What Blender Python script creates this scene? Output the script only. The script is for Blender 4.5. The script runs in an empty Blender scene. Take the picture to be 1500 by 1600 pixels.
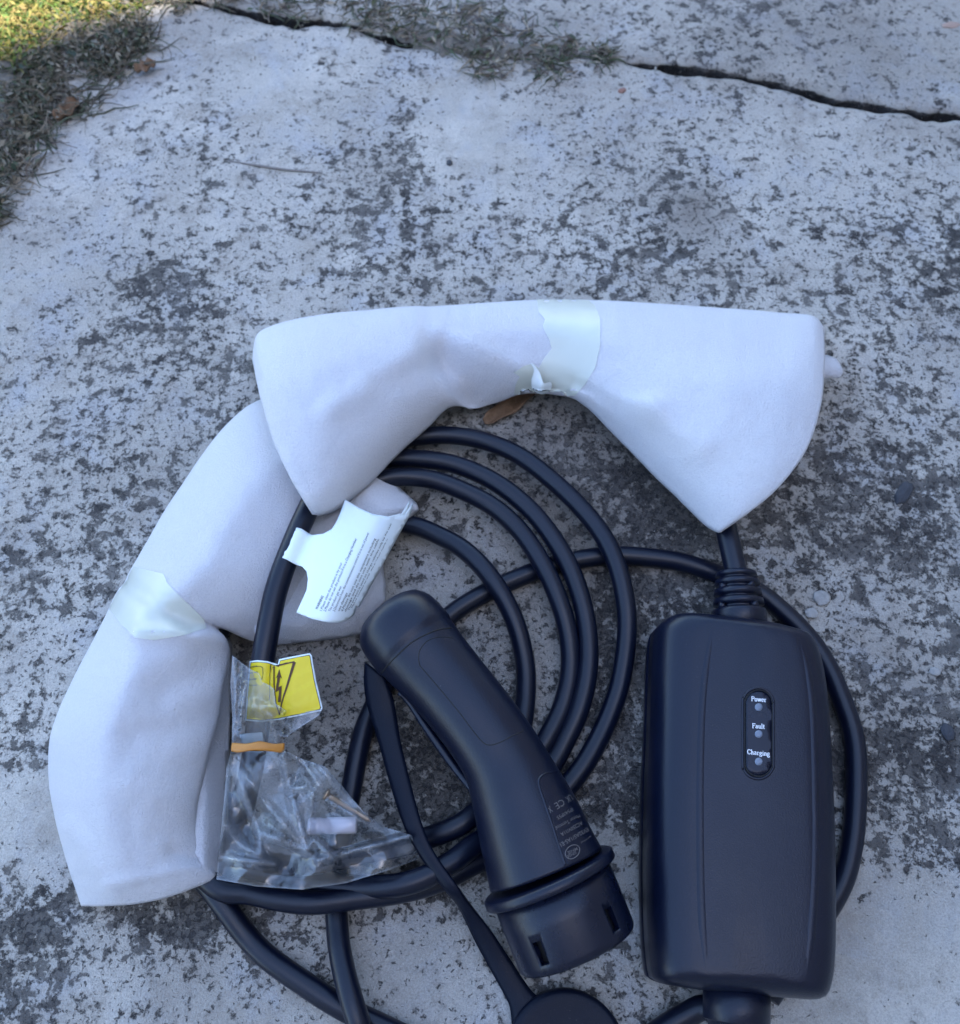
import bpy, bmesh, math, random
import numpy as np
from mathutils import Vector, noise
from mathutils.bvhtree import BVHTree
from mathutils.geometry import delaunay_2d_cdt

random.seed(7); RNG = np.random.default_rng(7)
S = bpy.context.scene
COL = S.collection
R = math.radians

# ------------------------------------------------------------------ camera
F, CX, CY, CAMH, TH = 1386.0, 750.0, 800.0, 0.5, R(25)
cam = bpy.data.cameras.new('camera'); camo = bpy.data.objects.new('camera', cam); COL.objects.link(camo)
cam.sensor_fit = 'HORIZONTAL'; cam.sensor_width = 36; cam.lens = 36 * F / 1500
cam.clip_start = 0.01; cam.clip_end = 200
camo.location = (0, 0, CAMH); camo.rotation_euler = (TH, 0, 0)
cam.dof.use_dof = True; cam.dof.focus_distance = 0.455; cam.dof.aperture_fstop = 11.0
S.camera = camo

# ------------------------------------------------------------------ light
SUN_EL, SUN_AZ = R(62), R(155)        # azimuth clockwise from +Y: sun behind and to the right
SH = Vector((math.sin(SUN_AZ), math.cos(SUN_AZ), 0))
SD = Vector((SH.x * math.cos(SUN_EL), SH.y * math.cos(SUN_EL), math.sin(SUN_EL)))
w = bpy.data.worlds.new('World'); S.world = w; w.use_nodes = True
nt = w.node_tree; nt.nodes.clear()
sky = nt.nodes.new('ShaderNodeTexSky'); sky.sky_type = 'NISHITA'; sky.sun_disc = False
sky.sun_elevation = SUN_EL; sky.sun_rotation = SUN_AZ; sky.air_density = 1.0; sky.dust_density = .7; sky.ozone_density = 1.5
bg = nt.nodes.new('ShaderNodeBackground'); bg.inputs[1].default_value = 0.12
wo = nt.nodes.new('ShaderNodeOutputWorld')
nt.links.new(sky.outputs[0], bg.inputs[0]); nt.links.new(bg.outputs[0], wo.inputs[0])
sun = bpy.data.lights.new('sun', 'SUN'); sun.energy = 3.0; sun.angle = R(0.5); sun.color = (1, .93, .82)
suno = bpy.data.objects.new('sun', sun); COL.objects.link(suno)
suno.rotation_euler = SD.to_track_quat('Z', 'Y').to_euler(); suno.location = SD * 6
S.view_settings.view_transform = 'Standard'; S.view_settings.look = 'None'
S.view_settings.exposure = 2.56; S.view_settings.gamma = 1.0; S.view_settings.use_curve_mapping = False

# ------------------------------------------------------------------ helpers
CO, SI = math.cos(TH), math.sin(TH)
def P(px, py, z=0.0):
    """point at height z seen at photograph position (px, py)"""
    dx, t = (px - CX) / F, (CY - py) / F
    d = (CAMH - z) / (CO - t * SI)
    return Vector((dx * d, d * (SI + t * CO), z))
def depth(px, py, z): t = (CY - py) / F; return (CAMH - z) / (CO - t * SI)
def proj(x, y, z=0.0):
    zz = CAMH - z
    dep = y * SI + zz * CO
    up = y * CO - zz * SI
    return CX + F * x / dep, CY - F * up / dep

def link(o, parent=None):
    COL.objects.link(o)
    if parent: o.parent = parent
    return o
def mobj(name, verts, faces, mat, parent=None, smooth=True, mods=()):
    me = bpy.data.meshes.new(name); me.from_pydata([tuple(v) for v in verts], [], [tuple(f) for f in faces])
    me.materials.append(mat)
    if smooth: me.polygons.foreach_set('use_smooth', [True] * len(me.polygons))
    me.update()
    o = link(bpy.data.objects.new(name, me), parent)
    return o
def tag(o, label, cat, group=None):
    o['label'] = label; o['category'] = cat
    if group: o['group'] = group
    return o
def struct(o): o['kind'] = 'structure'; return o
def stuff(o): o['kind'] = 'stuff'; return o
def empty(name, loc, label, cat, group=None):
    o = link(bpy.data.objects.new(name, None)); o.location = (0, 0, 0); o.empty_display_size = .02
    return tag(o, label, cat, group)
def solid(o, th, off=-1):
    m = o.modifiers.new('thickness', 'SOLIDIFY'); m.thickness = th; m.offset = off; return o
def subd(o, n=1):
    m = o.modifiers.new('smooth', 'SUBSURF'); m.levels = n; m.render_levels = n; return o

def crom(pts, n):
    """centripetal-like Catmull-Rom through rows of any dimension, n samples evenly by length"""
    p = np.array(pts, float)
    p = np.vstack([2 * p[0] - p[1], p, 2 * p[-1] - p[-2]])
    out = []
    for i in range(1, len(p) - 2):
        for k in range(16):
            t = k / 16
            a, b, c, d = p[i - 1], p[i], p[i + 1], p[i + 2]
            out.append(.5 * ((2 * b) + (c - a) * t + (2 * a - 5 * b + 4 * c - d) * t * t + (3 * b - a - 3 * c + d) * t ** 3))
    out.append(p[-2]); out = np.array(out)
    L = np.concatenate([[0], np.cumsum(np.linalg.norm(np.diff(out[:, :2], axis=0), axis=1))])
    s = np.linspace(0, L[-1], n)
    return np.stack([np.interp(s, L, out[:, j]) for j in range(out.shape[1])], 1)

def frames(pts):
    T = []
    for i in range(len(pts)):
        a, b = pts[max(i - 1, 0)], pts[min(i + 1, len(pts) - 1)]
        T.append((b - a).normalized())
    up = Vector((0, 0, 1)); fr = []
    for t in T:
        s = t.cross(up)
        s = s.normalized() if s.length > 1e-4 else Vector((1, 0, 0))
        fr.append((t, s, s.cross(t).normalized()))
    return fr
def tube_data(pts, rad, seg=18, cap=True, base=0):
    fr = frames(pts); V = []; Fc = []
    for i, p in enumerate(pts):
        r = rad[i] if hasattr(rad, '__len__') else rad
        t, s, u = fr[i]
        for k in range(seg):
            a = 2 * math.pi * k / seg
            V.append(p + s * (r * math.cos(a)) + u * (r * math.sin(a)))
    n = len(pts)
    for i in range(n - 1):
        for k in range(seg):
            a, b = base + i * seg + k, base + i * seg + (k + 1) % seg
            Fc.append((a, b, b + seg, a + seg))
    if cap:
        Fc.append(tuple(base + k for k in range(seg))[::-1]); Fc.append(tuple(base + (n - 1) * seg + k for k in range(seg)))
    return V, Fc
def tube(name, pts, rad, mat, parent=None, seg=18):
    V, Fc = tube_data(pts, rad, seg); return mobj(name, V, Fc, mat, parent)
def pxpath(pp, n, ):
    L = [P(*q) for q in crom(pp, n)]
    return [p + Vector((noise.noise(p * 26) * .0015, noise.noise(p * 26 + Vector((5, 0, 0))) * .0015, 0)) for p in L]

def inpoly(x, y, poly):
    c = False; n = len(poly); j = n - 1
    for i in range(n):
        xi, yi = poly[i]; xj, yj = poly[j]
        if (yi > y) != (yj > y) and x < (xj - xi) * (y - yi) / (yj - yi) + xi: c = not c
        j = i
    return c
def refine(poly, step, closed=True):
    out = []
    for i in range(len(poly) if closed else len(poly) - 1):
        a, b = poly[i], poly[(i + 1) % len(poly)]
        n = max(1, int(math.hypot(b[0] - a[0], b[1] - a[1]) / step))
        for k in range(n): out.append((a[0] + (b[0] - a[0]) * k / n, a[1] + (b[1] - a[1]) * k / n))
    return out
def smoothpoly(poly, n=60):
    return [tuple(q) for q in crom(poly + [poly[0]], n)[:-1]]
def tri2d(poly, step, jitter=0.25):
    b = refine(poly, step)
    xs = [q[0] for q in b]; ys = [q[1] for q in b]
    pts = [Vector(q) for q in b]
    y = min(ys) + step * .6
    while y < max(ys):
        x = min(xs) + step * .6
        while x < max(xs):
            q = (x + random.uniform(-1, 1) * jitter * step, y + random.uniform(-1, 1) * jitter * step)
            if inpoly(q[0], q[1], poly) and min((q[0] - u) ** 2 + (q[1] - v) ** 2 for u, v in b) > (step * .45) ** 2: pts.append(Vector(q))
            x += step
        y += step
    nb = len(b)
    r = delaunay_2d_cdt(pts, [(i, (i + 1) % nb) for i in range(nb)], [], 1, 1e-5)
    return r[0], r[2]
def patch(name, poly, step, pos, mat, parent=None, th=0, smooth=True, jitter=.25):
    vs, fs = tri2d(poly, step, jitter)
    V = [pos(v.x, v.y) for v in vs]
    Fc = []
    for f in fs:
        n = (V[f[1]] - V[f[0]]).cross(V[f[2]] - V[f[0]])
        Fc.append(tuple(f) if n.z > 0 else tuple(reversed(f)))
    o = mobj(name, V, Fc, mat, parent, smooth)
    o['_px'] = 0; del o['_px']
    if th: solid(o, th)
    return o, vs
def bvh_of(*objs):
    V = []; Fc = []
    for o in objs:
        b = len(V); V += [v.co.copy() for v in o.data.vertices]; Fc += [tuple(b + i for i in p.vertices) for p in o.data.polygons]
    return BVHTree.FromPolygons(V, Fc)
EYE = Vector((0, 0, CAMH))
def stick(bvh, px, py, off):
    d = (P(px, py, 0) - EYE).normalized()
    h = bvh.ray_cast(EYE, d)
    if h[0] is None:
        q = bvh.find_nearest(P(px, py, .02))
        return q[0] + (q[1] if q[1].z > 0 else -q[1]) * off
    n = h[1] if h[1].dot(d) < 0 else -h[1]
    return h[0] + n * off
def sticker(bvh, off): return lambda x, y: stick(bvh, x, y, off)

def glyph_text(txt, size=1.0, bold=0.0):
    cu = bpy.data.curves.new('lettering', 'FONT'); cu.body = txt; cu.size = size; cu.offset = bold; cu.resolution_u = 2
    o = bpy.data.objects.new('tmp', cu); COL.objects.link(o)
    dg = bpy.context.evaluated_depsgraph_get(); dg.update()
    me = bpy.data.meshes.new_from_object(o.evaluated_get(dg))
    V = [v.co.copy() for v in me.vertices]; Fc = [tuple(p.vertices) for p in me.polygons]
    bpy.data.objects.remove(o); bpy.data.curves.remove(cu); bpy.data.meshes.remove(me)
    return V, Fc
def lettering(name, lines, pos, mat, parent):
    """lines: (text, start px, end px, height px) written along start->end in photograph pixels"""
    V = []; Fc = []
    for txt, a, b, h, bold in lines:
        v, f = glyph_text(txt, 1.0, bold)
        if not v: continue
        x0, x1 = min(q.x for q in v), max(q.x for q in v)
        L = math.hypot(b[0] - a[0], b[1] - a[1]); dx, dy = (b[0] - a[0]) / L, (b[1] - a[1]) / L
        base = len(V)
        for q in v:
            s = (q.x - x0) / (x1 - x0) * L; u = q.y / .72 * h
            V.append(pos(a[0] + dx * s + dy * u, a[1] + dy * s - dx * u))
        for t in f:
            t = tuple(base + i for i in t)
            n = (V[t[1]] - V[t[0]]).cross(V[t[2]] - V[t[0]])
            Fc.append(t if n.z >= 0 else t[::-1])
    return mobj(name, V, Fc, mat, parent, smooth=False)

# ------------------------------------------------------------------ materials
class M:
    def __init__(s, name):
        s.m = bpy.data.materials.new(name); s.m.use_nodes = True; s.n = s.m.node_tree; s.n.nodes.clear()
        s.out = s.n.nodes.new('ShaderNodeOutputMaterial')
    def N(s, t, **k):
        n = s.n.nodes.new(t)
        for a, b in k.items():
            if a.startswith('i_'):
                key = a[2:]; key = int(key) if key.isdigit() else key.replace('_', ' ')
                n.inputs[key].default_value = b
            else: setattr(n, a, b)
        return n
    def L(s, a, b): s.n.links.new(a, b)
    def co(s): return s.N('ShaderNodeTexCoord').outputs['Object']
    def noise(s, scale, detail=4, rough=.5, dist=0, vec=None):
        n = s.N('ShaderNodeTexNoise'); n.inputs['Scale'].default_value = scale; n.inputs['Detail'].default_value = detail
        n.inputs['Roughness'].default_value = rough; n.inputs['Distortion'].default_value = dist
        s.L(vec or s.co(), n.inputs['Vector']); return n.outputs['Fac']
    def ramp(s, fac, a, b, ca=(0, 0, 0), cb=(1, 1, 1)):
        r = s.N('ShaderNodeValToRGB'); e = r.color_ramp.elements
        e[0].position = a; e[1].position = b; e[0].color = (*ca, 1); e[1].color = (*cb, 1); s.L(fac, r.inputs[0]); return r.outputs[0]
    def math(s, op, a, b=0.0, c=None, clamp=False):
        n = s.N('ShaderNodeMath', operation=op, use_clamp=clamp)
        for i, v in enumerate((a, b) if c is None else (a, b, c)):
            if hasattr(v, 'is_output'): s.L(v, n.inputs[i])
            else: n.inputs[i].default_value = v
        return n.outputs[0]
    def mix(s, f, a, b, mode='MIX'):
        n = s.N('ShaderNodeMix', data_type='RGBA', blend_type=mode)
        for i, v in ((0, f), (6, a), (7, b)):
            if hasattr(v, 'is_output'): s.L(v, n.inputs[i])
            else: n.inputs[i].default_value = v if i == 0 else (*v, 1)
        return n.outputs[2]
    def bump(s, h, dist, strength=1.0, normal=None):
        n = s.N('ShaderNodeBump'); n.inputs['Strength'].default_value = strength; n.inputs['Distance'].default_value = dist
        s.L(h, n.inputs['Height'])
        if normal: s.L(normal, n.inputs['Normal'])
        return n.outputs[0]
    def bsdf(s, color, rough=.5, normal=None, **k):
        b = s.N('ShaderNodeBsdfPrincipled')
        for key, v in (('Base Color', color), ('Roughness', rough)):
            if hasattr(v, 'is_output'): s.L(v, b.inputs[key])
            else: b.inputs[key].default_value = (*v, 1) if key == 'Base Color' else v
        for key, v in k.items(): b.inputs[key.replace('_', ' ')].default_value = v
        if normal: s.L(normal, b.inputs['Normal'])
        return b.outputs[0]
    def done(s, sh): s.L(sh, s.out.inputs[0]); return s.m
    def mixsh(s, f, a, b):
        n = s.N('ShaderNodeMixShader')
        if hasattr(f, 'is_output'): s.L(f, n.inputs[0])
        else: n.inputs[0].default_value = f
        s.L(a, n.inputs[1]); s.L(b, n.inputs[2]); return n.outputs[0]

def plain(name, col, rough=.5, var=.15, scale=60, bscale=0, bdist=0, **k):
    m = M(name); f = m.noise(scale, 5, .6)
    c = m.mix(f, tuple(x * (1 - var) for x in col), tuple(min(1, x * (1 + var)) for x in col))
    nrm = m.bump(m.noise(bscale, 3, .6), bdist) if bscale else None
    return m.done(m.bsdf(c, rough, nrm, **k))

def make_concrete(name, tone=1.0):
    m = M(name); co = m.co(); k = lambda *c: (c[0] * tone * 1.03, c[1] * tone * .97, c[2] * tone * .885)
    dens = m.N('ShaderNodeAttribute', attribute_name='stain').outputs['Fac']
    tint = m.N('ShaderNodeAttribute', attribute_name='tint').outputs['Fac']
    big = m.noise(13, 5, .6, .3); mid = m.noise(42, 6, .66, .2); fine = m.noise(120, 8, .68, .15)
    pep = m.noise(560, 4, .75); grit = m.noise(1000, 3, .7); wide = m.noise(6, 4, .6, .5); cool = m.noise(21, 5, .62, .6)
    # cement skin: pale and grey trowel patches, warm and cool mottling
    c = m.mix(m.ramp(wide, .38, .62), k(.42, .413, .405), k(.56, .555, .545))
    c = m.mix(m.math('MULTIPLY', m.ramp(cool, .50, .66), .60), c, k(.45, .485, .56))
    c = m.mix(m.math('MULTIPLY', m.ramp(big, .52, .60), .45), c, k(.67, .66, .64))
    c = m.mix(m.math('MULTIPLY', m.ramp(m.noise(30, 7, .7), .50, .62), .50), c, k(.34, .318, .295))
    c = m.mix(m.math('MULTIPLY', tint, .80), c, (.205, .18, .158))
    c = m.mix(m.math('MULTIPLY', m.ramp(grit, .42, .64), .35), c, k(.19, .18, .175))
    c = m.mix(m.math('MULTIPLY', m.ramp(pep, .57, .66), .40), c, k(.60, .59, .57))
    # grey bloom round the lichen, then the lichen itself in two sizes
    h = m.math('MULTIPLY_ADD', dens, .44, .032)
    h = m.math('MULTIPLY_ADD', fine, 1.35, h); h = m.math('MULTIPLY_ADD', mid, .70, h); h = m.math('MULTIPLY_ADD', big, .25, h); h = m.math('MULTIPLY_ADD', pep, .40, h)
    h = m.math('MULTIPLY', h, .5)
    bloom = m.math('MULTIPLY', m.ramp(h, .77, .91), .52)
    c = m.mix(bloom, c, (.165, .152, .145))
    dark = m.ramp(h, .828, .868)
    vary = m.math('MULTIPLY_ADD', m.ramp(m.noise(28, 6, .7), .35, .62), .52, .48)
    dcol = m.mix(m.ramp(grit, .3, .7), (.026, .025, .027), (.088, .079, .074))
    c = m.mix(m.math('MULTIPLY', dark, vary), c, dcol)
    # pepper of tiny black colonies, more of it where the stain is strong
    p2 = m.math('MULTIPLY_ADD', dens, .13, m.noise(330, 5, .7, .4))
    sp = m.ramp(p2, .640, .690)
    c = m.mix(m.math('MULTIPLY', sp, .8), c, (.045, .043, .046))
    # pale sand grains showing through
    g2 = m.math('MULTIPLY', m.ramp(m.noise(430, 4, .75, .5), .635, .68), m.math('ADD', dark, .25, clamp=True))
    c = m.mix(m.math('MULTIPLY', g2, .8), c, (.42, .40, .38))
    hb = m.math('MULTIPLY_ADD', dark, -.55, fine)
    hb = m.math('MULTIPLY_ADD', grit, .5, hb); hb = m.math('MULTIPLY_ADD', pep, .7, hb); hb = m.math('MULTIPLY_ADD', g2, .4, hb); hb = m.math('MULTIPLY_ADD', sp, -.5, hb)
    return m.done(m.bsdf(c, .93, m.bump(hb, .0014, 1.0), Specular_IOR_Level=.25))
CONC = make_concrete('weathered_concrete'); CONC2 = make_concrete('weathered_concrete_far', .93)
SOIL = plain('dark_soil', (.075, .062, .048), .95, .6, 300, 500, .002)

def make_black(name, col, rough, bsc=2600, bd=.00012, spec=.42, coat=0):
    m = M(name); f = m.noise(45, 4, .6)
    c = m.mix(f, tuple(x * .8 for x in col), tuple(x * 1.25 for x in col))
    rr = m.math('MULTIPLY_ADD', m.noise(90, 4, .6), .12, rough - .06)
    n = m.bump(m.noise(bsc, 2, .5), bd)
    c = m.mix(m.math('MULTIPLY', m.ramp(m.noise(1500, 3, .7), .42, .62), .5), c, tuple(x * 1.7 for x in col))
    dust = m.math('MULTIPLY', m.ramp(m.noise(900, 3, .7), .66, .72), m.ramp(m.noise(30, 3, .6), .45, .7))
    c = m.mix(m.math('MULTIPLY', dust, .35), c, (.16, .15, .14))
    rr = m.math('MULTIPLY_ADD', m.ramp(m.noise(14, 5, .7, .6), .45, .75), .09, rr)
    return m.done(m.bsdf(c, rr, n, Specular_IOR_Level=spec))
RUBBER = make_black('cable_rubber', (.002, .004, .013), .32, 1800, .00006)
PLASTIC = make_black('textured_black_plastic', (.002, .004, .014), .30, 1300, .00011)
PLASTIC_G = make_black('smooth_black_plastic', (.002, .004, .014), .27, 3000, .00006)
STRAPM = make_black('matt_black_strap', (.002, .004, .012), .42, 1500, .0001, .2)
HOLE = plain('black_recess', (.004, .004, .005), .7)
PRINT = plain('grey_print', (.12, .11, .11), .6)
WPRINT = plain('white_print', (.80, .82, .86), .6, .03)
INK = plain('black_ink', (.03, .035, .04), .7)
LENS = plain('grey_led_lens', (.16, .19, .25), .3)

def make_foam():
    m = M('white_packing_foam')
    g = m.noise(800, 3, .7); g2 = m.noise(1500, 3, .7); g3 = m.noise(1300, 2, .6)
    c = m.mix(m.noise(12, 3, .5), (.81, .80, .84), (.84, .835, .855))
    c = m.mix(m.math('MULTIPLY', m.ramp(g, .44, .60), .36), c, (.70, .69, .74))
    c = m.mix(m.math('MULTIPLY', m.ramp(g3, .5, .7), .20), c, (.92, .92, .94))
    hb = m.math('MULTIPLY_ADD', g2, .9, g)
    b = m.bsdf(c, .9, m.bump(hb, .0010, 1.0), Specular_IOR_Level=.2, Sheen_Weight=.25)
    t = m.N('ShaderNodeBsdfTranslucent'); t.inputs[0].default_value = (.85, .84, .90, 1)
    return m.done(m.mixsh(.14, b, t.outputs[0]))
FOAM = make_foam()
def make_film(name, tint, base, gl, rough, attr=None, k=.5, tlm=.4):
    m = M(name)
    tr = m.N('ShaderNodeBsdfTransparent'); tr.inputs[0].default_value = (.95, .96, .97, 1)
    df = m.N('ShaderNodeBsdfDiffuse'); df.inputs[0].default_value = (*tint, 1)
    tl = m.N('ShaderNodeBsdfTranslucent'); tl.inputs[0].default_value = (*tint, 1)
    dd = m.mixsh(tlm, df.outputs[0], tl.outputs[0])
    n = m.bump(m.noise(60, 3, .5, .5), .0007, .5)
    gs = m.N('ShaderNodeBsdfGlossy'); gs.inputs['Roughness'].default_value = rough; m.L(n, gs.inputs['Normal'])
    f = base
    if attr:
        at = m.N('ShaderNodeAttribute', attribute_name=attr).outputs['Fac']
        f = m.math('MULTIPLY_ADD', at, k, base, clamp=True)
    f = m.math('MULTIPLY_ADD', m.noise(55, 3, .6), .10, m.math('ADD', f, -.05), clamp=True)
    a = m.mixsh(f, tr.outputs[0], dd)
    fr = m.N('ShaderNodeFresnel'); fr.inputs[0].default_value = 1.5; m.L(n, fr.inputs['Normal'])
    ff = m.math('MULTIPLY_ADD', fr.outputs[0], 1.1, gl, clamp=True)
    return m.done(m.mixsh(ff, a, gs.outputs[0]))
BAGM = make_film('clear_bag_film', (.78, .82, .88), .03, .03, .09, 'fold_glint', .50)
TAPEM = make_film('cloudy_packing_tape', (.80, .83, .73), .72, .01, .36, tlm=.05)
PAPER = plain('white_label_paper', (.80, .88, .90), .5, .03, 30)
YEL = plain('yellow_sticker_vinyl', (.80, .62, .012), .38, .05, 30)
BROWN = plain('brown_print', (.09, .035, .012), .6)
ORANGE = plain('orange_rubber_band', (.50, .20, .03), .42, .15, 300)
CYLW = plain('pale_plastic_plug', (.62, .58, .64), .4, .06)
METAL = plain('dull_steel', (.30, .31, .33), .3, .1, 60, 0, 0, Metallic=.9)
LEAFB = plain('dry_brown_leaf', (.19, .11, .06), .7, .45, 350, 500, .0006)
PEBW = plain('pale_pebble', (.33, .32, .305), .85, .45, 260, 500, .0008)
PEBD = plain('dark_pebble', (.045, .048, .058), .8, .35, 300, 600, .0007)
TWIG = plain('grey_twig', (.19, .17, .16), .85, .3, 400)
WALLM = plain('cream_wall_render', (.34, .30, .27), .9, .08, 8, 200, .002)
FOIL = plain('copper_fold', (.62, .36, .20), .3, .2, 100, 0, 0, Metallic=.8)

# ------------------------------------------------------------------ setting
STAIN = """
2222333543454433
2233234243442333
2344354134533344
3333455545744555
2475345545554566
3555444455555444
4545555555555555
4555545467767766
5655554346866766
5555553457764355
4355536548666655
5555567758777777
2222257887777777
3455556773333455
7577543343321111
6333333344431111
""".split()
ST = np.array([[int(c) for c in r] for r in STAIN], float) / 9.0
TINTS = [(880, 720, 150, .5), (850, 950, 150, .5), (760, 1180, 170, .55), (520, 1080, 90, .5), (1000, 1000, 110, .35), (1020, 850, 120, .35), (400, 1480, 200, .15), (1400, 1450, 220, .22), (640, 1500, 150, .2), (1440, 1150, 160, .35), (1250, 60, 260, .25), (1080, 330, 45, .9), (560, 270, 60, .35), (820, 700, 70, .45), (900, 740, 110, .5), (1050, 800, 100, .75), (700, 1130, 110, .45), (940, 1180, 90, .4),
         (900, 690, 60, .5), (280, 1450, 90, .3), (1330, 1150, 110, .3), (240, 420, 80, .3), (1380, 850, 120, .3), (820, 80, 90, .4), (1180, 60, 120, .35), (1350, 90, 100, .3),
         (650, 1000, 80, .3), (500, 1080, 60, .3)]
STX = [(570, 300, 40, .06), (540, 240, 40, .02), (735, 190, 60, -.35), (420, 130, 60, -.2), (1420, 1480, 120, -.25), (640, 1500, 70, -.15), (300, 1440, 45, .25), (50, 1440, 60, .2),
       (230, 430, 50, .08), (630, 260, 25, .25), (625, 180, 15, .2), (1080, 345, 40, -.2), (1440, 860, 40, .15), (700, 1180, 60, .2), (950, 1050, 50, .2), (60, 1280, 60, -.25)]
def stain_at(x, y):
    px, py = proj(x, y)
    gx = np.clip(px / 100 - .5, 0, 14); gy = np.clip(py / 100 - .5, 0, 15)
    ix = np.clip(gx.astype(int), 0, 14); iy = np.clip(gy.astype(int), 0, 14)
    fx, fy = gx - ix, gy - iy
    ix2 = np.minimum(ix + 1, 15)
    s = (ST[iy, ix] * (1 - fx) + ST[iy, ix2] * fx) * (1 - fy) + (ST[iy + 1, ix] * (1 - fx) + ST[iy + 1, ix2] * fx) * fy
    for a, b, r, v in STX: s = s + v * np.exp(-((px - a) ** 2 + (py - b) ** 2) / r ** 2)
    for x0, y0, x1, y1, wd, v in ((330, 30, 322, 260, 5, .25), (612, 60, 634, 300, 7, .08), (634, 300, 640, 420, 8, .2)):
        L2 = (x1 - x0) ** 2 + (y1 - y0) ** 2; tt = np.clip(((px - x0) * (x1 - x0) + (py - y0) * (y1 - y0)) / L2, 0, 1)
        s = s + v * np.exp(-((px - x0 - tt * (x1 - x0)) ** 2 + (py - y0 - tt * (y1 - y0)) ** 2) / wd ** 2)
    t = np.zeros_like(s)
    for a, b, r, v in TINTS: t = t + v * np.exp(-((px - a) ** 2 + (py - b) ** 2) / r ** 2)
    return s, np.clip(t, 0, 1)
def vnoise(x, y, seed=0):
    """cheap smooth value noise on arrays"""
    r = np.random.default_rng(seed); T = r.random((256, 256)); xi = np.floor(x).astype(int); yi = np.floor(y).astype(int)
    fx = x - xi; fy = y - yi; fx = fx * fx * (3 - 2 * fx); fy = fy * fy * (3 - 2 * fy)
    g = lambda a, b: T[a % 256, b % 256]
    return (g(xi, yi) * (1 - fx) + g(xi + 1, yi) * fx) * (1 - fy) + (g(xi, yi + 1) * (1 - fx) + g(xi + 1, yi + 1) * fx) * fy - .5
def fbm(x, y, f, o=4, seed=0): return sum(vnoise(x * f * 2 ** k + 37 * k, y * f * 2 ** k + 11 * k, seed + k) / 2 ** k for k in range(o))

CR_LO = [(-400, -60), (100, -22), (330, 4), (400, 26), (470, 38), (545, 36), (590, 57), (650, 72), (710, 80), (800, 88), (900, 90), (960, 92), (1005, 104), (1060, 112), (1100, 116), (1150, 123), (1200, 134), (1300, 160), (1350, 168), (1400, 178), (1450, 184), (1500, 190), (1900, 260)]
CR_W = [(-400, 9), (330, 9), (400, 14), (440, 17), (500, 16), (545, 10), (590, 11), (700, 13), (800, 12), (900, 12), (960, 8), (1000, 11), (1040, 18), (1100, 16), (1150, 13), (1200, 17), (1260, 14), (1330, 15), (1400, 17), (1450, 18), (1500, 22), (1900, 22)]
XC = np.concatenate([np.linspace(-3, -.62, 12), np.linspace(-.6, .6, 480), np.linspace(.62, 3, 12)])
def crack_curve(up):
    px = np.array([q[0] for q in CR_LO], float); py = np.array([q[1] for q in CR_LO], float)
    wv = np.interp(px, [q[0] for q in CR_W], [q[1] for q in CR_W])
    if up: py = py - wv * .78
    pts = [P(a, b) for a, b in zip(px, py)]
    xs = np.array([p.x for p in pts]); ys = np.array([p.y for p in pts])
    y = np.interp(XC, xs, ys)
    near = np.abs(XC) < .6
    j = fbm(XC, XC * 0 + (3.3 if up else 9.1), 45, 4, 5 if up else 9) * .006
    return y + np.where(near, j, 0)
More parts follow.
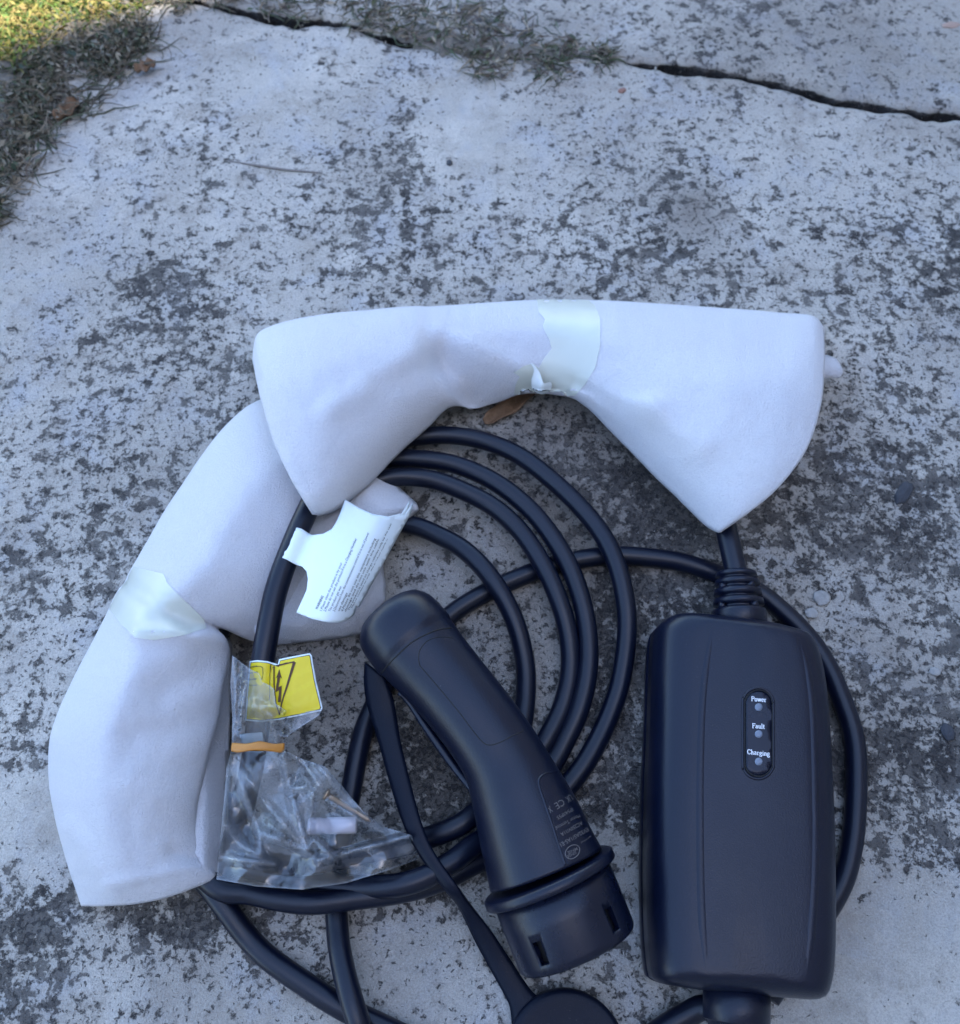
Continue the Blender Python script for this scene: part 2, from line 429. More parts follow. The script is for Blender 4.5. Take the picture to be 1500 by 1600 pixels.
def slab(name, ynear, yfar, edge_last, mat, zoff=0.0):
    rows = 420
    t = np.linspace(0, 1, rows)
    X = np.repeat(XC[None], rows, 0)
    if edge_last:      # dense from y=-.1 up to the crack
        yd = np.concatenate([np.linspace(ynear, -.12, 12, endpoint=False)[:, None] + 0 * XC[None], (-.10 + (yfar + .10)[None] * np.linspace(0, 1, rows - 12)[:, None] ** .999)])
    else:
        yd = np.concatenate([ynear[None] + (.95 - ynear)[None] * np.linspace(0, 1, rows - 300)[:, None], np.linspace(1.0, yfar, 12)[:, None] + 0 * XC[None]])
        X = np.repeat(XC[None], yd.shape[0], 0)
    Y = yd; nr = Y.shape[0]
    Z = fbm(X, Y, 9, 3, 3) * .0022 + fbm(X, Y, 70, 3, 8) * .0009 + zoff
    lip = np.abs(Y - (yfar if edge_last else ynear)[None])
    if edge_last: Z = Z - .0035 * np.exp(-(lip / .004) ** 2) + .002 * np.exp(-(lip / .03) ** 2) * (X > .05)
    else: Z = Z - .003 * np.exp(-(lip / .004) ** 2)
    s, ti = stain_at(X, Y)
    # skirt down into the crack
    ei = nr - 1 if edge_last else 0
    sk = []
    for k, dz in enumerate((.004, .012, .03)):
        sk.append((X[ei], Y[ei] + (1 if edge_last else -1) * (-.0006 * k) + fbm(X[ei], X[ei] * 0 + k, 120, 2, 4) * .003, Z[ei] - dz))
    if edge_last: sX = np.vstack([X] + [q[0][None] for q in sk]); sY = np.vstack([Y] + [q[1][None] for q in sk]); sZ = np.vstack([Z] + [q[2][None] for q in sk]); s = np.vstack([s] + [s[-1:] * 0 + 1.8] * 3); ti = np.vstack([ti] + [ti[-1:]] * 3)
    else: sX = np.vstack([q[0][None] for q in sk[::-1]] + [X]); sY = np.vstack([q[1][None] for q in sk[::-1]] + [Y]); sZ = np.vstack([q[2][None] for q in sk[::-1]] + [Z]); s = np.vstack([s[:1] * 0 + 1.8] * 3 + [s]); ti = np.vstack([ti[:1]] * 3 + [ti])
    nr, nc = sX.shape
    co = np.stack([sX, sY, sZ], -1).reshape(-1, 3).astype(np.float32)
    me = bpy.data.meshes.new(name); me.vertices.add(nr * nc); me.vertices.foreach_set('co', co.ravel())
    i = (np.arange(nr - 1)[:, None] * nc + np.arange(nc - 1)[None]).ravel()
    q = np.stack([i, i + 1, i + nc + 1, i + nc], 1).astype(np.int32)
    me.loops.add(q.size); me.loops.foreach_set('vertex_index', q.ravel())
    me.polygons.add(len(q)); me.polygons.foreach_set('loop_start', np.arange(0, q.size, 4, dtype=np.int32))
    me.polygons.foreach_set('use_smooth', np.ones(len(q), bool))
    me.update(calc_edges=True); me.materials.append(mat)
    for nm, arr in (('stain', s), ('tint', ti)):
        at = me.attributes.new(nm, 'FLOAT', 'POINT'); at.data.foreach_set('value', arr.ravel().astype(np.float32))
    return struct(link(bpy.data.objects.new(name, me)))
slab('concrete_slab', -2.5, crack_curve(False), True, CONC)
slab('far_concrete_slab', crack_curve(True), 3.0, False, CONC2, .001)
g = mobj('ground', [(-30, -30, -.035), (30, -30, -.035), (30, 30, -.035), (-30, 30, -.035)], [(0, 1, 2, 3)], SOIL); struct(g)

# the house wall that shades the slab (behind and to the right of the photographer)
E = P(235, 50)                         # where the edge of its shadow falls
D = 2.4; H = D * math.tan(SUN_EL)
wc = E + SH * D; wt = Vector((-SH.y, SH.x, 0))
def boxv(c, ax, ay, hx, hy, z0, z1):
    V = [c + ax * (sx * hx) + ay * (sy * hy) + Vector((0, 0, z)) for z in (z0, z1) for sx, sy in ((-1, -1), (1, -1), (1, 1), (-1, 1))]
    V = [Vector((v.x, v.y, v.z)) for v in V]
    return V, [(3, 2, 1, 0), (4, 5, 6, 7), (0, 1, 5, 4), (1, 2, 6, 5), (2, 3, 7, 6), (3, 0, 4, 7)]
V, Fc = boxv(Vector((wc.x, wc.y, 0)) + SH * .12, wt, SH, 4.5, .12, -.035, H)
wl = mobj('unseen_wall', V, Fc, WALLM, smooth=False); tag(wl, 'cream rendered house wall that keeps the slab in shade', 'wall')
V, Fc = boxv(Vector((wc.x, wc.y, 0)) + SH * .12, wt, SH, 4.52, .15, H - .05, H + .004)
mobj('coping', V, Fc, plain('grey_coping', (.35, .34, .33), .8, .1, 20), wl, smooth=False)

V, Fc = boxv(Vector((1.75, .6, 0)), Vector((0, 1, 0)), Vector((1, 0, 0)), 2.6, .12, -.035, 2.6)  # unseen wall added to reflect warm tones and block light from the right
wl2 = mobj('unseen_wall', V, Fc, WALLM, smooth=False); tag(wl2, 'unseen cream side wall added along the right of the slab for its warm reflection', 'wall')
# ------------------------------------------------------------------ plants at the slab edge
def weeds(name, spots, n, label, palette, hmax, leaf, seed, spread=40):
    rr = random.Random(seed); V = []; Fc = []; C = []
    for _ in range(n):
        a, b, r = rr.choice(spots)
        ang = rr.uniform(0, 6.28); q = r * math.sqrt(rr.random())
        p = P(a + q * math.cos(ang), b + q * math.sin(ang) * .8, rr.uniform(-.002, .004))
        d = Vector((rr.gauss(0, 1), rr.gauss(0, 1), rr.uniform(.0, .45))).normalized()
        L = rr.uniform(.008, hmax); k = rr.randint(4, 7); wd = rr.uniform(.00035, .0010); c = rr.choice(palette); f = rr.uniform(.6, 1.3)
        c = tuple(x * f for x in c)
        if rr.random() < leaf:       # a short run of small leaves
            for _l in range(rr.randint(2, 5)):
                s = Vector((rr.gauss(0, 1), rr.gauss(0, 1), rr.uniform(-.2, .8))).normalized(); u = s.cross(Vector((rr.gauss(0, 1), rr.gauss(0, 1), 1))).normalized()
                ll = rr.uniform(.003, .009); lw = ll * rr.uniform(.10, .24); o = p + Vector((rr.gauss(0, .004), rr.gauss(0, .004), rr.uniform(0, .008)))
                i = len(V); V += [o, o + s * ll * .5 + u * lw, o + s * ll + Vector((0, 0, -.001)), o + s * ll * .5 - u * lw]; Fc += [(i, i + 1, i + 2), (i, i + 2, i + 3)]; C += [c] * 4
            continue
        prev = None
        for j in range(k + 1):
            side = d.cross(Vector((0, 0, 1)));
            side = side.normalized() if side.length > .01 else Vector((1, 0, 0))
            wj = wd * (1 - .7 * j / k); i = len(V)
            V += [p - side * wj, p + side * wj, p + Vector((0, 0, wj * 1.5))]; C += [c] * 3
            if prev is not None: Fc += [(prev, prev + 2, i + 2, i), (prev + 2, prev + 1, i + 1, i + 2), (prev + 1, prev, i, i + 1)]
            prev = i
            d = (d + Vector((rr.gauss(0, .38), rr.gauss(0, .38), rr.gauss(-.12, .25)))).normalized()
            p = p + d * (L / k)
            if p.z < .0005: p.z = .0005; d.z = abs(d.z) * .3
    m = M(name + '_leaf'); at = m.N('ShaderNodeAttribute', attribute_name='Col').outputs['Color']
    b = m.bsdf(at, .65); t = m.N('ShaderNodeBsdfTranslucent'); m.L(at, t.inputs[0])
    o = mobj(name, V, Fc, m.done(m.mixsh(.3, b, t.outputs[0])), smooth=False)
    ca = o.data.color_attributes.new('Col', 'FLOAT_COLOR', 'POINT')
    ca.data.foreach_set('color', np.array([(*c, 1) for c in C], np.float32).ravel())
    stuff(o); return tag(o, label, 'weeds')
GREEN = [(.10, .17, .035), (.14, .20, .04), (.07, .12, .03), (.30, .26, .08), (.36, .27, .10), (.22, .20, .05)]
DULL = [(.08, .105, .055), (.11, .12, .07), (.22, .18, .12), (.17, .15, .11), (.06, .09, .06), (.30, .25, .18)]
DRY = [(.20, .18, .14), (.30, .26, .20), (.14, .13, .10), (.13, .15, .10), (.36, .30, .23), (.18, .14, .12)]
weeds('grass', [(20, 10, 70), (80, -5, 80), (160, -15, 70), (10, 60, 60), (0, -60, 120), (150, -70, 120)], 5200, 'sunlit yellow and green grass in the far left corner', GREEN, .035, .45, 3)
weeds('creeping_weed', [(30, 120, 60), (90, 75, 55), (150, 60, 50), (10, 200, 55), (-10, 260, 45), (55, 165, 40), (200, 55, 35), (-20, 330, 35), (165, 90, 45), (60, 130, 40)], 2300, 'dull green creeping weed over the left slab edge', DULL + DRY[:3], .024, .30, 4)
weeds('dry_stems', [(40, 180, 50), (110, 110, 50), (180, 85, 40), (20, 260, 40), (60, 220, 35), (215, 60, 30), (130, 160, 35), (15, 120, 40)], 420, 'dry brown stems tangled over the left slab edge', DRY, .05, .05, 14)
weeds('crack_weed', [(640, 40, 40), (700, 50, 42), (760, 66, 40), (820, 72, 38), (880, 78, 32), (940, 90, 20), (560, 15, 40), (600, 30, 35), (480, 5, 35), (420, 0, 30), (350, -8, 35), (270, -5, 35), (760, 100, 30), (860, 105, 30), (740, 40, 60), (640, 20, 50)], 1100, 'grey dried weed growing along the crack between the slabs', DRY + DULL[:2], .024, .12, 5)
def soilpatch(name, poly, label, seed):
    poly = smoothpoly(poly, 70)
    poly = [(a + noise.noise(Vector((a * .05, b * .05, seed))) * 16, b + noise.noise(Vector((a * .05, b * .05, seed + 9))) * 12) for a, b in poly]
    def pos(x, y):
        d = min(math.hypot(x - u, y - v) for u, v in poly); p = P(x, y)
        p.z = -.0022 + min(d, 26) / 26 * .0065 + (noise.noise(p * 120) * .0022 + noise.noise(p * 300) * .001) * min(1, d / 10); return p
    o, _ = patch(name, poly, 7, pos, SOIL2); return struct(o)
SOIL2 = plain('crumbly_soil', (.18, .16, .135), .95, .75, 420, 700, .0016)
soilpatch('soil', [(-120, -90), (360, -60), (320, -8), (230, 10), (195, 50), (165, 80), (110, 85), (55, 120), (25, 180), (4, 235), (-20, 300), (-60, 350), (-200, 380)], '', 1.0)
soilpatch('soil_in_crack', [(590, 38), (650, 32), (720, 42), (800, 58), (880, 70), (930, 84), (900, 92), (860, 98), (800, 98), (740, 90), (680, 82), (630, 66)], '', 4.0)

def leaf(name, pts, wmax, mat, label, z=.002, curl=.004, cat='leaf'):
    c = crom(pts, 14); V = []; Fc = []
    L = [P(a, b, z) for a, b in c]
    for i, p in enumerate(L):
        t, s, u = frames(L)[i]; f = math.sin(math.pi * min(1, (i + .6) / 14.2)) ** .6 * wmax
        for k, e in enumerate((-1, -.5, 0, .5, 1)):
            V.append(p + s * (f * e) + Vector((0, 0, curl * e * e * .8 + .0015 * math.sin(i * 1.3 + k))))
    for i in range(13):
        for k in range(4): a = i * 5 + k; Fc.append((a, a + 1, a + 6, a + 5))
    o = mobj(name, V, Fc, mat); solid(o, .0004); return tag(o, label, cat)
leaf('dry_leaf', [(757, 662), (790, 640), (824, 612), (845, 592)], .0065, LEAFB, 'dry orange brown leaf lying under the taped middle of the upper foam')
leaf('dry_leaf', [(212, 112), (228, 108), (243, 100)], .0055, LEAFB, 'small curled brown leaf on the slab beside the creeping weed', .003, .005)
leaf('dry_leaf', [(88, 188), (108, 176), (122, 158)], .0065, LEAFB, 'crumpled brown leaf at the left slab edge below the grass', .003, .006)
tw = tube('twig', pxpath([(355, 252, .0008), (400, 259, .0014), (450, 266, .0012), (505, 271, .0008)], 30), [.0004 + .0005 * math.sin(math.pi * i / 29) for i in range(30)], TWIG, seg=8)
tag(tw, 'thin grey twig lying on the slab above the upper foam', 'twig')
def pebble(px, py, rx, ry, rot, mat, label, h=.5, seed=0):
    bm = bmesh.new(); bmesh.ops.create_icosphere(bm, subdivisions=3, radius=1)
    s = depth(px, py, 0) / F; c = P(px, py, 0)
    for v in bm.verts:
        n = 1 + .22 * noise.noise(v.co * 1.7 + Vector((seed, 0, 0))) + .08 * noise.noise(v.co * 5 + Vector((seed, 3, 0)))
        x, y, z = v.co * n; x *= rx * s; y *= ry * s; z *= min(rx, ry) * s * h
        v.co = (c.x + x * math.cos(rot) - y * math.sin(rot), c.y + x * math.sin(rot) + y * math.cos(rot), z + min(rx, ry) * s * h * .25)
    me = bpy.data.meshes.new('pebble'); bm.to_mesh(me); bm.free(); me.materials.append(mat)
    me.polygons.foreach_set('use_smooth', [True] * len(me.polygons))
    return tag(link(bpy.data.objects.new('pebble', me)), label, 'pebble')
pebble(1411, 771, 11, 23, R(-38), PEBD, 'long dark pebble shape standing in for a pit in the slab right of the upper foam', .35, 1)  # dark lump added in place of a pit in the concrete
pebble(1481, 1144, 10, 14, R(10), PEBD, 'dark round pebble near the right edge of the frame', .4, 2)
pebble(702, 255, 5, 6, 0, PEBD, 'tiny black pebble shape standing in for a small hole in the pale patch above the upper foam', .5, 3)  # black lump in place of the dark of a small hole
pebble(1438, 1359, 10, 8, R(20), PEBW, 'flat white pebble right of the control box', .3, 4)
pebble(1461, 1049, 9, 7, 0, PEBW, 'small white pebble above the dark round pebble', .3, 5)
pebble(1284, 934, 14, 13, 0, PEBW, 'pale lump of cement above the control box corner', .22, 6)
pebble(1268, 958, 10, 9, 0, PEBW, 'smaller pale lump of cement touching the cable by the box corner', .25, 7)
pebble(1485, 40, 16, 7, R(8), plain('reddish_chip', (.36, .25, .20), .8), 'reddish stone chip on the far slab', .3, 8)
pebble(972, 142, 7, 5, R(30), plain('brick_chip', (.25, .13, .10), .8), 'small brick red chip below the crack weed', .5, 9)

# loose sand and crumbs
rr_ = random.Random(21); V = []; Fc = []
for _ in range(900):
    px, py = (rr_.uniform(0, 1500), rr_.uniform(0, 1600)) if rr_.random() < .6 else (rr_.gauss(780, 260), rr_.gauss(105, 40))
    p = P(px, py, 0); r = rr_.uniform(.00025, .0008) * (1.6 if rr_.random() < .06 else 1); i = len(V)
    a0 = rr_.uniform(0, 6.28); q = [Vector((math.cos(a0 + k * 2.09) * r * rr_.uniform(.7, 1.3), math.sin(a0 + k * 2.09) * r * rr_.uniform(.7, 1.3), 0)) for k in range(3)]
    V += [p + e for e in q] + [p + e * .6 + Vector((0, 0, r * 1.3)) for e in q]
    Fc += [(i + 3, i + 4, i + 5), (i, i + 1, i + 4, i + 3), (i + 1, i + 2, i + 5, i + 4), (i + 2, i, i + 3, i + 5)]
gm = M('sand_crumbs'); gv = gm.noise(90, 2, .5)
tag(stuff(mobj('sand', V, Fc, gm.done(gm.bsdf(gm.ramp(gv, .42, .58, (.10, .085, .075), (.46, .43, .39)), .9)), smooth=False)), 'loose sand and crumbs scattered over the concrete', 'sand')

# ------------------------------------------------------------------ cables
CR = .00570
def cable(name, paths, r, label):
    V = []; Fc = []
    for pp, n in paths:
        v, f = tube_data(pxpath(pp, n), r, 20, True, len(V)); V += v; Fc += f
    return tag(mobj(name, V, Fc, RUBBER), label, 'cable')
z1, z2, z3 = .0057, .0172, .0290
coil = [(1150, 1640, .024), (1110, 1576, .014), (1060, 1590, .008), (960, 1650, z1), (780, 1690, z1), (640, 1625, z1), (530, 1572, z1), (450, 1520, z1), (390, 1468, z1), (338, 1398, .009), (270, 1290, z1), (225, 1150, z1), (250, 1000, z1), (340, 850, z1), (460, 745, .008), (560, 700, .012), (640, 683, .014),
        (700, 680, .015), (760, 690, .016), (820, 718, .017), (880, 765, .0175), (930, 822, z2), (962, 880, z2), (978, 940, .015), (980, 1000, .011), (970, 1060, .008), (950, 1120, z1), (920, 1180, z1), (890, 1225, z1), (840, 1280, z1), (790, 1325, z1), (740, 1352, .008), (690, 1374, .012), (620, 1392, .016),
        (560, 1402, .018), (500, 1409, .0185), (440, 1407, .017), (390, 1398, .015), (335, 1382, .014), (280, 1300, .014), (255, 1150, .013), (300, 980, .013), (400, 830, .015), (520, 745, .016), (600, 718, .018),
        (660, 716, .019), (720, 728, .019), (780, 757, .019), (835, 803, .019), (878, 862, .018), (903, 920, .016), (918, 980, .013), (920, 1040, .010), (906, 1105, .008), (880, 1160, z1), (858, 1200, z1), (810, 1260, .008), (770, 1300, .013), (735, 1325, .0185), (700, 1350, .0225), (640, 1378, .0245), (560, 1385, .018),
        (470, 1372, .012), (390, 1358, .009), (300, 1290, z1), (290, 1150, .016), (330, 1010, .020), (430, 860, .022), (530, 775, .023), (600, 748, .022),
        (650, 745, .021), (700, 756, .020), (760, 784, .019), (810, 826, .0185), (848, 880, .018), (872, 935, .016), (888, 990, .012), (891, 1045, .008), (880, 1100, z1), (855, 1150, z1), (835, 1180, z1), (790, 1228, .010), (750, 1262, .014), (715, 1290, .016), (660, 1310, .012), (600, 1325, .008), (500, 1345, z1), (400, 1335, z1), (305, 1260, z1), (290, 1130, .012), (340, 990, .012), (490, 880, .010), (570, 820, .010), (640, 819, .012),
        (690, 838, .014), (735, 868, .017), (775, 912, z2), (803, 965, .014), (818, 1030, .009), (820, 1085, .007), (812, 1140, .008), (795, 1190, .010)]
ring = [(1200, 1560, z1), (1270, 1460, z1), (1312, 1380, z1), (1334, 1300, z1), (1340, 1220, z1), (1332, 1140, z1), (1302, 1060, z1), (1255, 985, z1), (1205, 940, z1), (1150, 908, z1), (1100, 889, z1), (1040, 874, z1), (980, 869, z1), (920, 872, z1), (860, 884, z1), (800, 906, z1), (745, 935, z1), (700, 964, z1), (645, 1010, z1), (600, 1070, z1), (572, 1130, z1), (556, 1190, z1), (545, 1250, z1), (530, 1330, z1), (524, 1400, z1), (526, 1450, .007), (533, 1500, .012), (548, 1560, .0178), (566, 1620, .016), (590, 1700, z1), (640, 1800, z1)]
cable('charging_cable', [(coil, 900), (ring, 300)], CR, 'black charging cable coiled in loops on the concrete under the connector')
mains = [(1158, 960, .028), (1152, 900, .030), (1141, 850, .031), (1132, 810, .030), (1110, 740, .028), (1070, 650, .025), (990, 580, .022), (860, 545, .018), (720, 565, .018), (600, 640, .030), (515, 740, .040), (476, 810, .046), (447, 875, .050), (426, 940, .050), (415, 1000, .048), (409, 1050, .045), (403, 1110, .041), (396, 1180, .034), (385, 1240, .026), (370, 1300, .017), (352, 1350, .009), (330, 1372, .0075)]
mainsc = cable('mains_cable', [(mains, 340)], .0062, 'thicker black cable running through both foam wraps to the control box')

# ------------------------------------------------------------------ control box
box = empty('control_box', (0, 0, 0), 'matt black charger control box lying face up with Power, Fault and Charging lights', 'control box')
zs, zt = .008, .040
outl = [(1003, 1150, zs), (1008, 1060, .012), (1020, 990, .030), (1034, 964, .042), (1058, 950, .044), (1110, 951, .045), (1200, 962, .045), (1258, 976, .044), (1278, 992, .040), (1289, 1030, .036), (1297, 1090, .034), (1303, 1180, .034), (1308, 1290, .034), (1310, 1400, .034), (1309, 1490, .034), (1303, 1540, .034), (1288, 1563, .034), (1240, 1562, .034), (1150, 1555, .034), (1060, 1543, .030), (1018, 1530, .022), (1005, 1508, .012), (998, 1440, zs), (997, 1340, zs), (999, 1240, zs)]
ol = [P(*q) for q in outl]
oc = sum(ol, Vector()) / len(ol); oc.z = 0
olx = crom([(p.x, p.y) for p in ol] + [(ol[0].x, ol[0].y)], 161)[:-1]
# box frame: length axis from bottom end to top end
ax = (P(1160, 957, .045) - P(1148, 1552, .034)); ax.z = 0; LEN = ax.length; ax.normalize(); sx = Vector((ax.y, -ax.x, 0))
mid = (P(1160, 957, .045) + P(1148, 1552, .034)) / 2; mid.z = 0
loc = []
for x, y in olx:
    d = Vector((x, y, 0)) - mid; loc.append((d.dot(sx), d.dot(ax)))
hx = (max(q[0] for q in loc) - min(q[0] for q in loc)) / 2; cxl = (max(q[0] for q in loc) + min(q[0] for q in loc)) / 2
hy = (max(q[1] for q in loc) - min(q[1] for q in loc)) / 2; cyl = (max(q[1] for q in loc) + min(q[1] for q in loc)) / 2
loc = [(a - cxl, b - cyl) for a, b in loc]; mid = mid + sx * cxl + ax * cyl
levels = [(.0012, .004), (.004, .001), (.010, .0002), (.0185, 0), (.0192, .0009), (.0202, .0009), (.0208, .0002), (.030, .0008), (.037, .0022), (.0415, .0042), (.0448, .0072), (.0468, .0108), (.0480, .0150), (.0486, .0176), (.0489, .0195), (.0491, .0225), (.0497, .029), (.0500, .037)]
V = []; Fc = []; n = len(loc)
for z, d in levels:
    dy = d * (.45 if d < .008 else .45 - .18 * min(1, (d - .008) / .02))
    for a, b in loc:
        k = 1 - dy / hy
        V.append(mid + sx * (a * (1 - d / hx)) + ax * (b * k) + Vector((0, 0, z)))
for i in range(len(levels) - 1):
    for k in range(n): a = i * n + k; b = i * n + (k + 1) % n; Fc.append((a, b, b + n, a + n))
ci = len(V); V.append(mid + Vector((0, 0, .0502)))
top = (len(levels) - 1) * n
# radial fill with an in-between ring for a clean crown
for k in range(n): a = V[top + k]; V.append(a.lerp(V[ci], .5) + Vector((0, 0, .0001)))
for k in range(n): a, b = top + k, top + (k + 1) % n; c, d = ci + 1 + (k + 1) % n, ci + 1 + k; Fc += [(a, b, c, d), (d, c, ci)]
Fc.append(tuple(range(n))[::-1])
shell = mobj('housing', V, Fc, PLASTIC, box)
m_ = M('box_plastic')
bb = bvh_of(shell)
# curved ridges along the face
for pts in ([(1120, 962), (1108, 1010), (1098, 1090), (1094, 1200), (1094, 1330), (1097, 1440), (1106, 1535)], [(1238, 975), (1256, 1020), (1269, 1090), (1274, 1200), (1275, 1330), (1270, 1440), (1258, 1545)]):
    c = crom(pts, 50); L = [stick(bb, a, b, -.0037) for a, b in c]
    rr = [.0042 * min(1, .86 + .14 * math.sin(math.pi * i / 49) * 2) for i in range(50)]
    tube('ridge', L, rr, PLASTIC, shell, 14)
# side seam
# indicator window
def stadium(cx, cy, hw, hh, n=14, tilt=0.0):
    pts = [(cx + hw * math.cos(t), cy - (hh - hw) - hw * math.sin(t)) for t in np.linspace(0, math.pi, n)] + [(cx + hw * math.cos(t), cy + (hh - hw) - hw * math.sin(t)) for t in np.linspace(math.pi, 2 * math.pi, n)]
    return pts
def loopring(name, poly, r, off, bvh, mat, parent):
    c = crom(poly + [poly[0]], 90); L = [stick(bvh, a, b, off) for a, b in c]; return tube(name, L, r, mat, parent, 10)
ind = stadium(1184.5, 1146, 24, 71); wnd = stadium(1185.5, 1146, 20.5, 66)
loopring('window_rim', ind, .00075, -.0001, bb, PLASTIC, shell)
pn, _ = patch('indicator_window', wnd, 7, sticker(bb, .0004), PLASTIC_G, box); solid(pn, .0004)
pb = bvh_of(pn)
loopring('window_groove', stadium(1185, 1146, 21.6, 67.5), .00034, .00035, bb, HOLE, shell)
for cy in (1105, 1147, 1190):
    q = [(1185.3 + 6 * math.cos(t), cy + 6 * math.sin(t)) for t in np.linspace(0, 2 * math.pi, 20, endpoint=False)]
    o, _ = patch('indicator_light', q, 3, sticker(pb, .00025), LENS, pn); solid(o, .0002)
# serif words drawn stroke by stroke: unit cell 1 wide (per letter) x 1 cap height
GL = {
 'P': (.72, [[(.16, 0), (.16, 1)], [(.16, .97), (.45, .97), (.64, .87), (.64, .62), (.45, .5), (.16, .5)], [(.02, .03), (.34, .03)], [(.02, .97), (.2, .97)]]),
 'o': (.56, [[(.28, .64), (.1, .54), (.06, .32), (.12, .1), (.28, .02), (.44, .1), (.5, .32), (.45, .54), (.28, .64)]]),
 'w': (.84, [[(.08, .62), (.25, .03), (.42, .58), (.58, .03), (.76, .62)], [(0, .63), (.2, .63)], [(.32, .63), (.5, .63)], [(.66, .63), (.84, .63)]]),
 'e': (.54, [[(.08, .36), (.47, .36), (.44, .56), (.27, .65), (.1, .54), (.06, .3), (.14, .08), (.3, .02), (.48, .12)]]),
 'r': (.50, [[(.16, 0), (.16, .62)], [(.16, .44), (.3, .62), (.46, .6)], [(.02, .03), (.34, .03)], [(.02, .62), (.16, .62)]]),
 'F': (.68, [[(.16, 0), (.16, 1)], [(.02, .97), (.62, .97), (.62, .78)], [(.16, .52), (.44, .52), (.44, .4), (.44, .64)], [(.02, .03), (.36, .03)]]),
 'a': (.56, [[(.1, .52), (.2, .64), (.36, .62), (.42, .48), (.42, .08), (.54, .03)], [(.42, .38), (.16, .34), (.08, .16), (.16, .03), (.32, .06), (.42, .2)]]),
 'u': (.62, [[(.02, .62), (.15, .62), (.15, .14), (.26, .03), (.42, .14)], [(.34, .62), (.46, .62), (.46, .03), (.6, .03)]]),
 'l': (.34, [[(.02, .99), (.17, .99), (.17, .03)], [(.02, .03), (.32, .03)]]),
 't': (.40, [[(.16, .88), (.16, .12), (.26, .02), (.38, .08)], [(.02, .62), (.36, .62)]]),
 'C': (.76, [[(.66, .72), (.62, .88), (.42, .99), (.18, .88), (.07, .5), (.18, .12), (.42, .01), (.6, .08), (.68, .26)], [(.66, .98), (.66, .7)]]),
 'h': (.62, [[(.02, .99), (.14, .99), (.14, .03)], [(.14, .46), (.3, .64), (.46, .54), (.46, .03)], [(.02, .03), (.27, .03)], [(.36, .03), (.6, .03)]]),
 'n': (.62, [[(.02, .62), (.14, .62), (.14, .03)], [(.14, .46), (.3, .64), (.46, .54), (.46, .03)], [(.02, .03), (.27, .03)], [(.36, .03), (.6, .03)]]),
 'g': (.56, [[(.26, .64), (.1, .56), (.08, .34), (.26, .24), (.42, .34), (.42, .56), (.26, .64)], [(.42, .6), (.55, .64)], [(.14, .26), (.1, .1), (.4, .06), (.5, -.1), (.4, -.26), (.14, -.27), (.04, -.14), (.14, .02)]]),
 'i': (.34, [[(.02, .62), (.17, .62), (.17, .03)], [(.02, .03), (.32, .03)], [(.13, .84), (.21, .92)]]),
}
def serif(word, cx, cy, width, h, pos, tilt, name, mat, parent):
    tot = sum(GL[c][0] for c in word) + .05 * len(word); sc = width / tot; x = 0; V = []; Fc = []
    for c in word:
        wd, st = GL[c]
        for s in st:
            s = refine(s, .12, closed=False) + [s[-1]]
            for i in range(len(s)):
                (ax_, ay_), (bx_, by_) = s[max(i - 1, 0)], s[min(i + 1, len(s) - 1)]
                tx, ty = (bx_ - ax_) * sc, (by_ - ay_) * h; l = math.hypot(tx, ty) or 1
                nx_, ny_ = -ty / l, tx / l
                hw = .66 if abs(nx_) > .6 else .4
                ux = (x + s[i][0]) * sc - width / 2; uy = s[i][1] * h
                for e in (-1, 1):
                    qx, qy = ux + nx_ * hw * e, uy + ny_ * hw * e
                    V.append(pos(cx + qx, cy - qy + qx * tilt))
                if i: k = len(V); Fc.append((k - 4, k - 2, k - 1, k - 3))
        x += wd + .05
    return mobj(name, V, Fc, mat, parent, smooth=False)
sp = sticker(pb, .0003)
serif('Power', 1185.5, 1096.5, 24, 7.6, sp, .07, 'lettering', WPRINT, pn)
serif('Fault', 1185, 1138.5, 20, 7.6, sp, .07, 'lettering', WPRINT, pn)
serif('Charging', 1185, 1180, 35.5, 7.6, sp, .09, 'lettering', WPRINT, pn)

def lathe_axis(name, a, d, prof, mat, parent, seg=48):
    d = d.normalized(); s = d.cross(Vector((0, 0, 1))).normalized(); u = s.cross(d)
    V = []; Fc = []
    for h, r in prof:
        for k in range(seg): t = 2 * math.pi * k / seg; V.append(a + d * h + s * (r * math.cos(t)) + u * (r * math.sin(t)))
    for i in range(len(prof) - 1):
        for k in range(seg): q = i * seg + k; q2 = i * seg + (k + 1) % seg; Fc.append((q, q2, q2 + seg, q + seg))
    Fc.append(tuple(range(seg))[::-1]); Fc.append(tuple((len(prof) - 1) * seg + k for k in range(seg)))
    return mobj(name, V, Fc, mat, parent)
